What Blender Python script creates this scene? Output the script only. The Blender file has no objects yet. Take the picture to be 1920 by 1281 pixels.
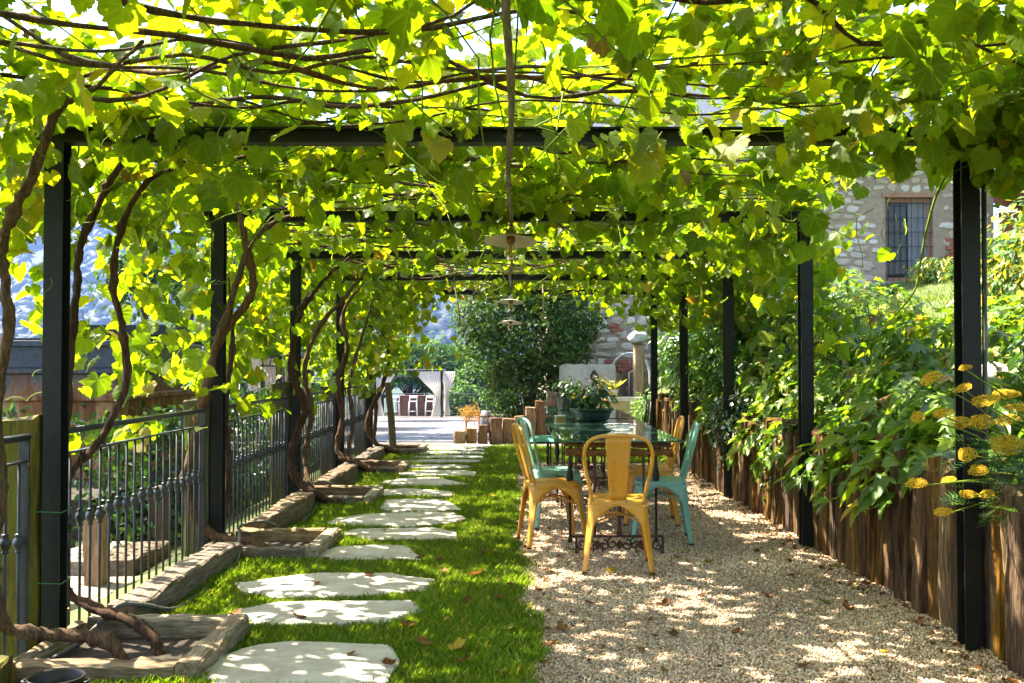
import bpy, math, random
import numpy as np
from mathutils import Vector, Matrix

rng = np.random.default_rng(7)
random.seed(7)
S = bpy.context.scene
COL = S.collection

# ------------------------------------------------------------------ camera, sky, sun, exposure
CAM_H = 1.29
cam_d = bpy.data.cameras.new('camera')
cam_d.lens = 35.0; cam_d.sensor_width = 36.0; cam_d.clip_start = 0.05; cam_d.clip_end = 6000
cam = bpy.data.objects.new('camera', cam_d); COL.objects.link(cam)
cam.location = (0, 0, CAM_H); cam.rotation_euler = (math.radians(91.24), 0, 0)
S.camera = cam

SUN_DIR = Vector((-0.92, 0.42, 0)).normalized()
SUN_EL = math.radians(54)
to_sun = Vector((SUN_DIR.x * math.cos(SUN_EL), SUN_DIR.y * math.cos(SUN_EL), math.sin(SUN_EL)))
W = bpy.data.worlds.new('World'); S.world = W; W.use_nodes = True
wn = W.node_tree
sky = wn.nodes.new('ShaderNodeTexSky'); sky.sky_type = 'NISHITA'; sky.sun_disc = False
sky.sun_elevation = SUN_EL; sky.sun_rotation = math.atan2(SUN_DIR.x, SUN_DIR.y)
sky.air_density = 1.0; sky.dust_density = 2.5; sky.ozone_density = 1.0
wn.links.new(sky.outputs[0], wn.nodes['Background'].inputs[0])
wn.nodes['Background'].inputs[1].default_value = 0.115
sun_d = bpy.data.lights.new('sun', 'SUN'); sun_d.energy = 5.0; sun_d.angle = math.radians(0.53); sun_d.color = (1.0, 0.92, 0.76)
sun = bpy.data.objects.new('sun', sun_d); COL.objects.link(sun)
sun.rotation_euler = to_sun.to_track_quat('Z', 'Y').to_euler(); sun.location = (-30, 15, 40)
S.view_settings.view_transform = 'Standard'; S.view_settings.look = 'None'
S.view_settings.exposure = 2.72; S.view_settings.gamma = 1.0; S.view_settings.use_curve_mapping = False
S.cycles.use_denoising = True
S.cycles.max_bounces = 10; S.cycles.diffuse_bounces = 5; S.cycles.transmission_bounces = 8; S.cycles.glossy_bounces = 3
S.cycles.volume_bounces = 0
S.cycles.caustics_reflective = False; S.cycles.caustics_refractive = False
S.cycles.sample_clamp_indirect = 8.0

F = 1867.0
def P(px, py, Y):
    """a point of the photograph (1920 px wide) at the distance Y"""
    return Vector(((px - 960) * Y / F, Y, CAM_H + (681 - py) * Y / F))
def G(px, py, z=0.0):
    Y = (CAM_H - z) * F / (py - 681)
    return Vector(((px - 960) * Y / F, Y, z))

# ------------------------------------------------------------------ node helper and materials
class T:
    def __init__(s, name):
        s.m = bpy.data.materials.new(name); s.m.use_nodes = True
        s.t = s.m.node_tree; s.t.nodes.clear()
        s.out = s.t.nodes.new('ShaderNodeOutputMaterial')
    def n(s, typ, **k):
        nd = s.t.nodes.new('ShaderNode' + typ)
        for a, v in k.items():
            if a.startswith('_'): setattr(nd, a[1:], v)
            else: s.set(nd, a, v)
        return nd
    def set(s, nd, key, v):
        key = key.replace('__', ' ')
        i = nd.inputs[int(key[1:])] if key[0] == 'i' and key[1:].isdigit() else nd.inputs[key]
        if isinstance(v, bpy.types.NodeSocket): s.t.links.new(v, i)
        elif isinstance(v, bpy.types.Node): s.t.links.new(v.outputs[0], i)
        else:
            if hasattr(i.default_value, '__len__') and not hasattr(v, '__len__'): v = (v, v, v)
            if hasattr(i.default_value, '__len__') and len(i.default_value) == 4 and len(v) == 3: v = (*v, 1)
            i.default_value = v
    def coord(s, kind='Object', scale=(1, 1, 1), rnd=False):
        tc = s.n('TexCoord').outputs[kind]
        if rnd:
            oi = s.n('ObjectInfo')
            tc = s.n('VectorMath', _operation='ADD', i0=tc, i1=s.n('VectorMath', _operation='SCALE', i0=(37, 17, 29), Scale=oi.outputs['Random'])).outputs[0]
        return s.n('Mapping', Vector=tc, Scale=scale).outputs[0]
    def noise(s, co, scale=5, det=4, rough=.55, dist=0):
        return s.n('TexNoise', Vector=co, Scale=scale, Detail=det, Roughness=rough, Distortion=dist).outputs[0]
    def ramp(s, fac, stops):
        r = s.n('ValToRGB', Fac=fac); e = r.color_ramp.elements
        while len(e) < len(stops): e.new(.5)
        for el, (p, c) in zip(e, stops):
            el.position = p; el.color = (*c, 1) if len(c) == 3 else c
        return r.outputs[0]
    def mix(s, f, a, b, mode='MIX'):
        nd = s.n('Mix', _data_type='RGBA', _blend_type=mode)
        s.set(nd, 'i0', f); s.set(nd, 'i6', a); s.set(nd, 'i7', b)
        return nd.outputs[2]
    def mth(s, op, a, b=0.0, c=0.0):
        nd = s.n('Math', _operation=op); s.set(nd, 'i0', a); s.set(nd, 'i1', b)
        if op in ('MULTIPLY_ADD',): s.set(nd, 'i2', c)
        return nd.outputs[0]
    def bump(s, h, strength=.4, dist=.01):
        return s.n('Bump', Height=h, Strength=strength, Distance=dist).outputs[0]
    def pbr(s, color, rough=.6, normal=None, metal=0, spec=.5, coat=0, trans=0, ior=1.45):
        b = s.n('BsdfPrincipled')
        s.set(b, 'Base Color', color); s.set(b, 'Roughness', rough); s.set(b, 'Metallic', metal)
        s.set(b, 'Specular IOR Level', spec); s.set(b, 'Coat Weight', coat); s.set(b, 'Transmission Weight', trans); s.set(b, 'IOR', ior)
        if normal is not None: s.set(b, 'Normal', normal)
        s.t.links.new(b.outputs[0], s.out.inputs[0]); return b
    def surf(s, sh): s.t.links.new(sh if isinstance(sh, bpy.types.NodeSocket) else sh.outputs[0], s.out.inputs[0])

MAT = {}
def simple(name, c1, c2, scale=8, rough=.6, stretch=(1, 1, 1), bump=.3, bd=.004, metal=0, rnd=True, spec=.5, det=5, coat=0):
    t = T(name); co = t.coord('Object', stretch, rnd)
    f = t.noise(co, scale, det, .6)
    col = t.ramp(f, [(.3, c1), (.7, c2)])
    t.pbr(col, rough, t.bump(f, bump, bd), metal, spec, coat)
    MAT[name] = t.m; return t.m

def wood(name, dark, mid, light, axis='z', scale=1.0, moss=None, rough=.8, bump=.7):
    t = T(name)
    st = {'z': (9, 9, .8), 'y': (9, .8, 9), 'x': (.8, 9, 9)}[axis]
    co = t.coord('Object', tuple(scale * v for v in st), True)
    f = t.noise(co, 3.0, 7, .68, .6)
    g = t.noise(co, 11.0, 4, .6, .3)
    ff = t.mth('MULTIPLY_ADD', g, .45, t.mth('MULTIPLY', f, .55))
    col = t.ramp(ff, [(.30, dark), (.47, mid), (.66, light)])
    oi = t.n('ObjectInfo').outputs['Random']
    col = t.n('HueSaturation', Hue=t.mth('MULTIPLY_ADD', oi, .02, .49), Saturation=t.mth('MULTIPLY_ADD', t.mth('FRACT', t.mth('MULTIPLY', oi, 7.3)), .5, .85), Value=t.mth('MULTIPLY_ADD', oi, .8, .6), Color=col).outputs[0]
    if moss:
        big = t.noise(t.coord('Object', (5, 5, 1.4), True), 1.6, 6, .7)
        mk = t.ramp(big, [(.47, (0, 0, 0)), (.60, (1, 1, 1))])
        col = t.mix(mk, col, moss)
    t.pbr(col, rough, t.bump(ff, bump, .012), spec=.25)
    MAT[name] = t.m; return t.m

simple('steel', (.006, .0065, .005), (.014, .0145, .012), 30, .5, bump=.1, bd=.001, spec=.3)
simple('fence_iron', (.022, .024, .028), (.05, .053, .058), 60, .38, metal=.35, bump=.25, bd=.002)
simple('black_iron', (.012, .011, .011), (.03, .026, .024), 60, .45, metal=.3, bump=.2, bd=.002)
simple('rust_iron', (.035, .016, .010), (.10, .045, .024), 40, .7, metal=.2, bump=.4, bd=.003)
simple('cable', (.05, .05, .048), (.10, .10, .095), 30, .5)
simple('wire', (.012, .012, .012), (.03, .03, .03), 30, .5)
simple('green_tie', (.02, .12, .03), (.03, .17, .04), 20, .5)
simple('soil', (.018, .012, .008), (.055, .038, .025), 14, .95, bump=.9, bd=.03)
t = T('slab_stone'); co = t.coord('Object', (1, 1, 1), True); f = t.noise(co, 4, 8, .7); g = t.noise(co, 22, 5, .7)
col = t.ramp(f, [(.28, (.27, .235, .185)), (.5, (.41, .365, .30)), (.72, (.53, .485, .415))]); col = t.mix(t.ramp(g, [(.58, (0, 0, 0)), (.75, (.6, .6, .6))]), col, (.24, .20, .14))
t.pbr(col, .85, t.bump(t.mth('ADD', f, t.mth('MULTIPLY', g, .4)), .8, .012), spec=.25); MAT['slab_stone'] = t.m
simple('slate_grey', (.10, .105, .112), (.17, .175, .18), 3, .7, bump=.3)
simple('slate_dark', (.035, .04, .047), (.07, .075, .085), 3, .6, bump=.3)
simple('plaza', (.085, .07, .062), (.135, .115, .10), 60, .9, bump=.6, bd=.01, rnd=False)
simple('concrete', (.34, .32, .30), (.52, .50, .47), 9, .85, bump=.6, bd=.008)
simple('mossy_stone', (.20, .17, .08), (.42, .36, .20), 6, .9, bump=.6, bd=.01)
simple('lime_plaster', (.26, .195, .125), (.39, .30, .205), 12, .95, bump=.8, bd=.01, rnd=False)
simple('brick', (.24, .07, .035), (.40, .14, .075), 10, .9, bump=.5)
simple('roof_slate', (.022, .027, .045), (.045, .05, .075), 6, .6)
simple('eave_wood', (.20, .065, .022), (.36, .13, .05), 6, .6, stretch=(1, 6, 6))
simple('window_wood', (.26, .12, .055), (.42, .21, .11), 8, .6, stretch=(6, 6, 1))
simple('grille', (.03, .03, .035), (.06, .06, .065), 20, .5, metal=.4)
simple('enamel', (.55, .47, .38), (.70, .62, .52), 6, .35, spec=.6)
simple('enamel_top', (.20, .19, .12), (.32, .30, .20), 14, .5)
simple('brass', (.16, .075, .02), (.28, .14, .045), 20, .4, metal=.7)
simple('pot_glaze', (.004, .018, .014), (.015, .045, .034), 9, .28, spec=.6)
simple('pot_dark', (.008, .012, .010), (.02, .026, .022), 9, .4)
simple('terracotta', (.24, .11, .06), (.38, .19, .11), 9, .8)
simple('white_pot', (.55, .54, .5), (.7, .69, .65), 9, .5)
simple('cushion', (.05, .20, .14), (.09, .29, .21), 5, .75, bump=.4)
simple('white_paint', (.66, .65, .62), (.8, .79, .76), 10, .45)
simple('straw', (.36, .22, .06), (.62, .43, .16), 30, .9, stretch=(1, 1, 6))
simple('orange_wood', (.36, .15, .03), (.52, .24, .06), 14, .6, stretch=(1, 1, .2))
simple('barrel_grey', (.07, .08, .10), (.14, .15, .18), 8, .6)
simple('dark_bucket', (.018, .014, .012), (.05, .038, .030), 10, .45, metal=.4)
simple('straw_yellow', (.45, .36, .08), (.65, .55, .18), 12, .8)
simple('canvas_tan', (.42, .27, .12), (.54, .36, .17), 3, .9)
simple('rope', (.30, .22, .11), (.42, .32, .18), 60, .9)
simple('timber_roof', (.035, .025, .018), (.09, .06, .04), 8, .8, stretch=(1, 5, 5))
simple('flower_yellow', (.50, .28, .003), (.80, .52, .010), 70, .8, bump=.8, bd=.004)
simple('flower_white', (.7, .7, .66), (.85, .85, .8), 20, .6)
simple('flower_red', (.5, .12, .02), (.72, .3, .04), 20, .6)
simple('green_stem', (.10, .15, .015), (.17, .22, .025), 20, .75, spec=.12)
simple('boulder', (.50, .46, .40), (.74, .70, .63), 4, .9, bump=.9, bd=.02)
wood('timber', (.008, .004, .002), (.068, .036, .014), (.24, .145, .062), 'z', 1.0, bump=1.0)
wood('kerb_wood', (.032, .023, .014), (.16, .118, .076), (.36, .295, .215), 'y', 1.0)
wood('kerb_wood_x', (.032, .023, .014), (.15, .108, .068), (.34, .275, .20), 'x', 1.0)
wood('mossy_timber', (.012, .012, .004), (.055, .045, .016), (.13, .095, .035), 'z', .8, moss=(.105, .100, .005))
wood('log_wood', (.060, .030, .014), (.18, .10, .055), (.34, .22, .135), 'z', .8)
wood('table_wood', (.05, .025, .012), (.15, .085, .045), (.27, .17, .10), 'y', 1.2)
wood('gate_wood', (.10, .06, .04), (.23, .16, .12), (.38, .30, .25), 'z', .9)
wood('bar_wood', (.05, .025, .02), (.12, .065, .05), (.2, .12, .1), 'z', .5)
wood('pole_wood', (.05, .04, .032), (.12, .10, .085), (.22, .19, .165), 'y', 1.4)
wood('stake_wood', (.035, .026, .014), (.10, .078, .045), (.20, .16, .10), 'z', 1.0)
wood('bark', (.012, .007, .005), (.058, .033, .021), (.17, .108, .072), 'z', 2.2, rough=.9, bump=1.0)

def paint(name, c, dark):
    t = T(name); co = t.coord('Object', (1, 1, 1), True)
    f = t.noise(co, 7, 5, .6)
    col = t.ramp(f, [(.3, tuple(v * .86 for v in c)), (.7, c)])
    chip = t.ramp(t.noise(co, 24, 7, .75), [(.615, (0, 0, 0)), (.635, (1, 1, 1))])
    col = t.mix(chip, col, dark)
    dust = t.ramp(t.noise(co, 3, 4, .7), [(.45, (0, 0, 0)), (.8, (.35, .35, .35))])
    col = t.mix(dust, col, (.42, .36, .26))
    t.pbr(col, t.mth('MULTIPLY_ADD', f, .25, .18), t.bump(f, .06, .002), spec=.5)
    MAT[name] = t.m
paint('yellow_paint', (.68, .315, .028), (.13, .055, .02))
paint('turquoise_paint', (.215, .46, .36), (.07, .06, .045))

def leaf_mat(name, trans=.5, veins=True, rough=.42, tr_gain=(1.25, 1.25, .55), spec=.35, bumps=True):
    """blade colour comes from the leaf's own tint attribute, with paler veins; half reflects, half lets light through"""
    t = T(name)
    a = t.n('Attribute', _attribute_name='tint'); col = a.outputs['Color']
    co = t.coord('Object', (1, 1, 1), False)
    f = t.noise(co, 45, 3, .6)
    col = t.mix(.55, col, t.ramp(f, [(.3, (.55, .55, .5)), (.7, (1.25, 1.2, 1.1))]), 'MULTIPLY')
    nrm = None
    if veins:
        uv = t.n('Attribute', _attribute_name='luv').outputs['Vector']
        sp = t.n('SeparateXYZ', Vector=uv); x, y = sp.outputs[0], sp.outputs[1]
        ax = t.mth('ABSOLUTE', x)
        d = ax
        for ang in (40, 78):
            ca, sa = math.cos(math.radians(ang)), math.sin(math.radians(ang))
            l = t.mth('ABSOLUTE', t.mth('SUBTRACT', t.mth('MULTIPLY', ax, ca), t.mth('MULTIPLY', y, sa)))
            back = t.mth('LESS_THAN', t.mth('ADD', t.mth('MULTIPLY', ax, sa), t.mth('MULTIPLY', y, ca)), 0.0)
            d = t.mth('MINIMUM', d, t.mth('ADD', l, back))
        v = t.ramp(d, [(.0, (1, 1, 1)), (.022, (.6, .6, .6)), (.05, (0, 0, 0))])
        col = t.mix(t.mth('MULTIPLY', v, .30), col, (.26, .32, .06))
        if bumps: nrm = t.bump(t.mth('ADD', d, t.mth('MULTIPLY', f, .15)), .35, .02)
    b = t.n('BsdfPrincipled'); t.set(b, 'Base Color', col); t.set(b, 'Roughness', rough); t.set(b, 'Specular IOR Level', spec)
    tr = t.n('BsdfTranslucent'); t.set(tr, 'Color', t.mix(1.0, col, tr_gain, 'MULTIPLY'))
    if nrm is not None: t.set(b, 'Normal', nrm); t.set(tr, 'Normal', nrm)
    mx = t.n('MixShader'); t.set(mx, 'i0', trans); t.t.links.new(b.outputs[0], mx.inputs[1]); t.t.links.new(tr.outputs[0], mx.inputs[2])
    t.surf(mx); MAT[name] = t.m
leaf_mat('vine_leaf', .60, True, .42, (2.05, 2.1, .32), .25)
leaf_mat('bank_leaf', .40, True, .36, (1.9, 1.9, .5))
leaf_mat('small_leaf', .32, False, .34, (1.6, 1.7, .5), .45)
leaf_mat('shrub_leaf', .34, False, .5, (1.6, 1.6, .4), .18)
leaf_mat('grass_blade', .45, False, .5, (1.5, 1.5, .5), .25)
leaf_mat('dry_leaf', .3, True, .75, (1.3, 1.1, .6), .15)
leaf_mat('far_leaf', .40, False, .6, (1.3, 1.4, .5), .2)

# ground sheets
t = T('lawn_soil'); co = t.coord('Object', (1, 1, 1)); f = t.noise(co, 40, 5, .7)
t.pbr(t.ramp(f, [(.3, (.016, .028, .006)), (.7, (.05, .095, .016))]), .95, t.bump(f, .8, .02)); MAT['lawn_soil'] = t.m
t = T('gravel'); co = t.coord('Object', (1, 1, 1))
v = t.n('TexVoronoi', Vector=co, Scale=85, Randomness=1.0); v2 = t.n('TexVoronoi', Vector=co, Scale=150)
big = t.noise(co, 1.2, 4, .6)
col = t.ramp(t.n('SeparateColor', Color=v.outputs['Color']).outputs[0], [(.0, (.21, .14, .085)), (.35, (.41, .29, .185)), (.75, (.53, .40, .275)), (1, (.65, .54, .42))])
col = t.mix(t.ramp(v.outputs['Distance'], [(.35, (0, 0, 0)), (.75, (.75, .75, .75))]), col, (.06, .04, .025))
col = t.mix(.6, col, t.ramp(big, [(.3, (.7, .66, .6)), (.7, (1.05, 1.02, 1))]), 'MULTIPLY')
h = t.mth('ADD', t.mth('MULTIPLY', v.outputs['Distance'], -1.0), t.mth('MULTIPLY', v2.outputs['Distance'], -.4))
t.pbr(col, .9, t.bump(h, .9, .012), spec=.25); MAT['gravel'] = t.m
t = T('pebble'); a = t.n('Attribute', _attribute_name='tint').outputs['Color']
t.pbr(a, .88, spec=.25); MAT['pebble'] = t.m
t = T('earth'); co = t.coord('Object', (1, 1, 1)); f = t.noise(co, 3, 8, .7); g = t.noise(co, .35, 4, .6)
c1 = t.ramp(f, [(.3, (.035, .06, .012)), (.7, (.10, .14, .03))]); c2 = t.ramp(f, [(.3, (.045, .042, .012)), (.7, (.10, .088, .03))])
t.pbr(t.mix(t.ramp(g, [(.42, (0, 0, 0)), (.6, (1, 1, 1))]), c1, c2), .95, t.bump(f, .7, .03)); MAT['earth'] = t.m
t = T('bank_soil'); co = t.coord('Object', (1, 1, 1)); f = t.noise(co, 9, 8, .7)
t.pbr(t.ramp(f, [(.3, (.03, .035, .012)), (.5, (.07, .09, .02)), (.7, (.12, .17, .03))]), .95, t.bump(f, .8, .04)); MAT['bank_soil'] = t.m
t = T('hill_ground'); t.pbr((.03, .05, .018), .95); MAT['hill_ground'] = t.m
# rubble stone: each stone has its own shade
t = T('rubble'); oi = t.n('ObjectInfo').outputs['Random']; co = t.coord('Object', (1, 1, 1), True); f = t.noise(co, 16, 6, .65)
base = t.ramp(oi, [(0, (.48, .39, .28)), (.25, (.65, .57, .45)), (.6, (.80, .74, .63)), (.85, (.58, .48, .36)), (1, (.64, .49, .34))])
t.pbr(t.mix(.8, base, t.ramp(f, [(.25, (.6, .57, .54)), (.7, (1.1, 1.1, 1.1))]), 'MULTIPLY'), .9, t.bump(f, .9, .015)); MAT['rubble'] = t.m
# green glass table top
t = T('table_glass'); b = t.pbr((.055, .125, .085), .03, trans=.30, ior=1.5, spec=.8, coat=.6); MAT['table_glass'] = t.m
t = T('window_glass'); b = t.pbr((.010, .014, .010), .06, spec=.45); MAT['window_glass'] = t.m
t = T('bulb_glass'); b = t.pbr((1.0, .86, .6), .02, trans=1.0, ior=1.12); MAT['bulb_glass'] = t.m
t = T('filament'); b = t.pbr((.6, .25, .05), .4, metal=.3); MAT['filament'] = t.m
t = T('curtain'); co = t.coord('Object', (1, 1, 1), True); f = t.noise(co, 30, 4, .6)
col = t.ramp(f, [(.3, (.58, .53, .46)), (.7, (.72, .67, .60))])
b = t.n('BsdfDiffuse', Color=col); tr = t.n('BsdfTranslucent', Color=col); mx = t.n('MixShader', i0=.4)
t.t.links.new(b.outputs[0], mx.inputs[1]); t.t.links.new(tr.outputs[0], mx.inputs[2]); t.surf(mx); MAT['curtain'] = t.m
t = T('curtain_grey'); co = t.coord('Object', (1, 1, 1), True); f = t.noise(co, 30, 4, .6)
t.pbr(t.ramp(f, [(.3, (.16, .16, .165)), (.7, (.26, .26, .27))]), .9); MAT['curtain_grey'] = t.m
# dark blue steel with rust stains running over its lower half
t = T('tank_steel'); tc = t.n('TexCoord').outputs['Object']; sp = t.n('SeparateXYZ', Vector=tc)
co = t.coord('Object', (1, 1, 1)); st = t.noise(t.coord('Object', (4, 4, .7)), 3.5, 6, .7); ft = t.noise(co, 22, 5, .6)
hgt = t.mth('MULTIPLY_ADD', sp.outputs[2], .5, t.mth('MULTIPLY', t.mth('SUBTRACT', st, .5), .55))
rm = t.ramp(hgt, [(.735, (1, 1, 1)), (.87, (0, 0, 0))])
steel = t.ramp(ft, [(.3, (.016, .021, .034)), (.7, (.045, .055, .08))])
rust = t.ramp(st, [(.30, (.05, .019, .008)), (.48, (.20, .075, .024)), (.64, (.40, .24, .12))])
t.pbr(t.mix(rm, steel, rust), t.mth('MULTIPLY_ADD', rm, .4, .4), t.bump(ft, .2, .003), metal=.25); MAT['tank_steel'] = t.m

# ------------------------------------------------------------------ mesh helpers
def link(o, parent=None):
    COL.objects.link(o)
    if parent is not None: o.parent = parent
    return o
def tag(o, label=None, cat=None, group=None, kind=None):
    if label: o['label'] = label
    if cat: o['category'] = cat
    if group: o['group'] = group
    if kind: o['kind'] = kind
    return o
def thing(name, label, cat, loc=(0, 0, 0), rz=0.0, group=None):
    o = bpy.data.objects.new(name, None); o.empty_display_size = .1
    o.location = loc; o.rotation_euler = (0, 0, rz); link(o)
    return tag(o, label, cat, group)
def put(name, me, parent=None, loc=(0, 0, 0), rot=(0, 0, 0), sc=(1, 1, 1)):
    o = bpy.data.objects.new(name, me); o.location = loc; o.rotation_euler = rot; o.scale = sc
    return link(o, parent)
def copy_tree(o, parent=None):
    c = o.copy(); link(c)
    if parent is not None: c.parent = parent
    for ch in [k for k in o.children]: copy_tree(ch, c)
    return c

class MB:
    def __init__(s): s.v = []; s.f = []
    def add(s, vs, fs):
        o = len(s.v); s.v += [tuple(p) for p in vs]; s.f += [tuple(i + o for i in q) for q in fs]; return s
    def box(s, x0, x1, y0, y1, z0, z1):
        return s.add([(x, y, z) for z in (z0, z1) for y in (y0, y1) for x in (x0, x1)],
                     [(0, 2, 3, 1), (4, 5, 7, 6), (0, 1, 5, 4), (2, 6, 7, 3), (0, 4, 6, 2), (1, 3, 7, 5)])
    def tube(s, pts, r, n=6, cap=True, flat=None):
        pts = [Vector(p) for p in pts]; m = len(pts)
        rs = r if hasattr(r, '__len__') else [r] * m
        rings = []; up = None
        for i in range(m):
            d = (pts[min(i + 1, m - 1)] - pts[max(i - 1, 0)])
            if d.length < 1e-9: d = Vector((0, 0, 1))
            d.normalize()
            if up is None:
                up = Vector((0, 0, 1)) if abs(d.z) < .9 else Vector((1, 0, 0))
            a = (up - d * up.dot(d))
            if a.length < 1e-6: a = d.orthogonal()
            a.normalize(); b = d.cross(a); up = a
            rings.append([pts[i] + (a * math.cos(2 * math.pi * k / n) * (flat or 1) + b * math.sin(2 * math.pi * k / n)) * rs[i] for k in range(n)])
        vs = [p for q in rings for p in q]
        fs = [(i * n + k, i * n + (k + 1) % n, (i + 1) * n + (k + 1) % n, (i + 1) * n + k) for i in range(m - 1) for k in range(n)]
        if cap: fs += [tuple(range(n - 1, -1, -1)), tuple((m - 1) * n + k for k in range(n))]
        return s.add(vs, fs)
    def lathe(s, prof, n=16, c=(0, 0, 0), sx=1, sy=1):
        m = len(prof)
        vs = [(c[0] + r * sx * math.cos(2 * math.pi * k / n), c[1] + r * sy * math.sin(2 * math.pi * k / n), c[2] + z) for r, z in prof for k in range(n)]
        fs = [(i * n + k, i * n + (k + 1) % n, (i + 1) * n + (k + 1) % n, (i + 1) * n + k) for i in range(m - 1) for k in range(n)]
        return s.add(vs, fs)
    def prism(s, poly, p0, ax, ay, az):
        """polygon (u, v) in the plane p0 + u*ax + v*ay, pushed along az"""
        p0, ax, ay, az = map(Vector, (p0, ax, ay, az)); n = len(poly)
        vs = [p0 + ax * u + ay * v for u, v in poly] + [p0 + ax * u + ay * v + az for u, v in poly]
        return s.add(vs, [tuple(range(n - 1, -1, -1)), tuple(range(n, 2 * n))] + [(i, (i + 1) % n, n + (i + 1) % n, n + i) for i in range(n)])
    def mesh(s, name, mat, smooth=False, bevel=0):
        me = bpy.data.meshes.new(name); me.from_pydata(s.v, [], s.f); me.update()
        if smooth: me.polygons.foreach_set('use_smooth', [True] * len(me.polygons))
        if mat: me.materials.append(MAT[mat])
        return me
    def build(s, name, mat, parent=None, smooth=False, loc=(0, 0, 0), rot=(0, 0, 0)):
        return put(name, s.mesh(name, mat, smooth), parent, loc, rot)

def grid_mesh(name, V, nu, nv, mat, smooth=True):
    me = bpy.data.meshes.new(name)
    i = np.arange(nu * nv).reshape(nv, nu)
    q = np.stack([i[:-1, :-1], i[:-1, 1:], i[1:, 1:], i[1:, :-1]], -1).reshape(-1, 4)
    fast(me, np.asarray(V).reshape(-1, 3), q)
    if smooth: me.polygons.foreach_set('use_smooth', np.ones(len(q), bool))
    me.materials.append(MAT[mat]); return me
def fast(me, V, Fc):
    V = np.asarray(V, np.float32); Fc = np.asarray(Fc, np.int32); k = Fc.shape[1]
    me.vertices.add(len(V)); me.vertices.foreach_set('co', V.ravel())
    me.loops.add(Fc.size); me.loops.foreach_set('vertex_index', Fc.ravel())
    me.polygons.add(len(Fc)); me.polygons.foreach_set('loop_start', np.arange(0, Fc.size, k, dtype=np.int32))
    me.update(calc_edges=True)
def inst_mesh(name, bases, pos, R, sc, tint, mat, smooth=False):
    """many copies of a few base shapes in one mesh; bases = [(verts, faces, luv)], tint per copy"""
    N = len(pos); sc = np.asarray(sc); which = rng.integers(0, len(bases), N)
    Vs, Fs, Ts, Us = [], [], [], []; off = 0
    for b, (bv, bf, uv) in enumerate(bases):
        m = np.where(which == b)[0]
        if not len(m): continue
        s_ = sc[m][:, None, None] if sc.ndim == 1 else sc[m][:, None, :]
        V = np.einsum('nij,nkj->nki', R[m], bv[None] * s_) + pos[m][:, None, :]
        Vs.append(V.reshape(-1, 3)); nv = len(bv)
        Fs.append((bf[None] + (np.arange(len(m)) * nv)[:, None, None] + off).reshape(-1, bf.shape[1])); off += nv * len(m)
        Ts.append(np.repeat(tint[m], nv, 0)); Us.append(np.tile(uv, (len(m), 1)))
    me = bpy.data.meshes.new(name); V = np.concatenate(Vs); fast(me, V, np.concatenate(Fs))
    col = np.ones((len(V), 4), np.float32); col[:, :3] = np.concatenate(Ts)
    a = me.attributes.new('tint', 'FLOAT_COLOR', 'POINT'); a.data.foreach_set('color', col.ravel())
    u = me.attributes.new('luv', 'FLOAT_VECTOR', 'POINT'); u.data.foreach_set('vector', np.concatenate(Us).astype(np.float32).ravel())
    if smooth: me.polygons.foreach_set('use_smooth', np.ones(len(me.polygons), bool))
    me.materials.append(MAT[mat]); return me
def one_leaf_mesh(name, base, tint, mat):
    return inst_mesh(name, [base], np.zeros((1, 3)), np.eye(3)[None], np.ones(1), np.array([tint]), mat, True)

def norm(a): return a / np.maximum(np.linalg.norm(a, axis=-1, keepdims=True), 1e-9)
def frames(nrm, tip):
    """rotation matrices: z = normal, y = tip direction"""
    z = norm(nrm); y = norm(tip - z * (tip * z).sum(-1, keepdims=True)); x = np.cross(y, z)
    return np.stack([x, y, z], -1)
def smoothstep(a, b, x):
    t_ = np.clip((x - a) / (b - a), 0, 1); return t_ * t_ * (3 - 2 * t_)
_g = np.random.default_rng(99).random((64, 64, 64))
def vnoise(p, s):
    """smooth value noise, p (N,3)"""
    q = np.asarray(p, float) * s + 100.0; i = np.floor(q).astype(int); f = q - i; f = f * f * (3 - 2 * f); i &= 63
    r = 0
    for a in (0, 1):
        for b in (0, 1):
            for c in (0, 1):
                w = (f[:, 0] if a else 1 - f[:, 0]) * (f[:, 1] if b else 1 - f[:, 1]) * (f[:, 2] if c else 1 - f[:, 2])
                r = r + w * _g[(i[:, 0] + a) & 63, (i[:, 1] + b) & 63, (i[:, 2] + c) & 63]
    return r
def spline(pts, sub=6):
    p = [Vector(q) for q in pts]; p = [p[0] * 2 - p[1]] + p + [p[-1] * 2 - p[-2]]; out = []
    for i in range(1, len(p) - 2):
        for k in range(sub):
            t_ = k / sub; a, b, c, d = p[i - 1], p[i], p[i + 1], p[i + 2]
            out.append(.5 * ((2 * b) + (c - a) * t_ + (2 * a - 5 * b + 4 * c - d) * t_ ** 2 + (3 * b - a - 3 * c + d) * t_ ** 3))
    return out + [p[-2]]

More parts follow.
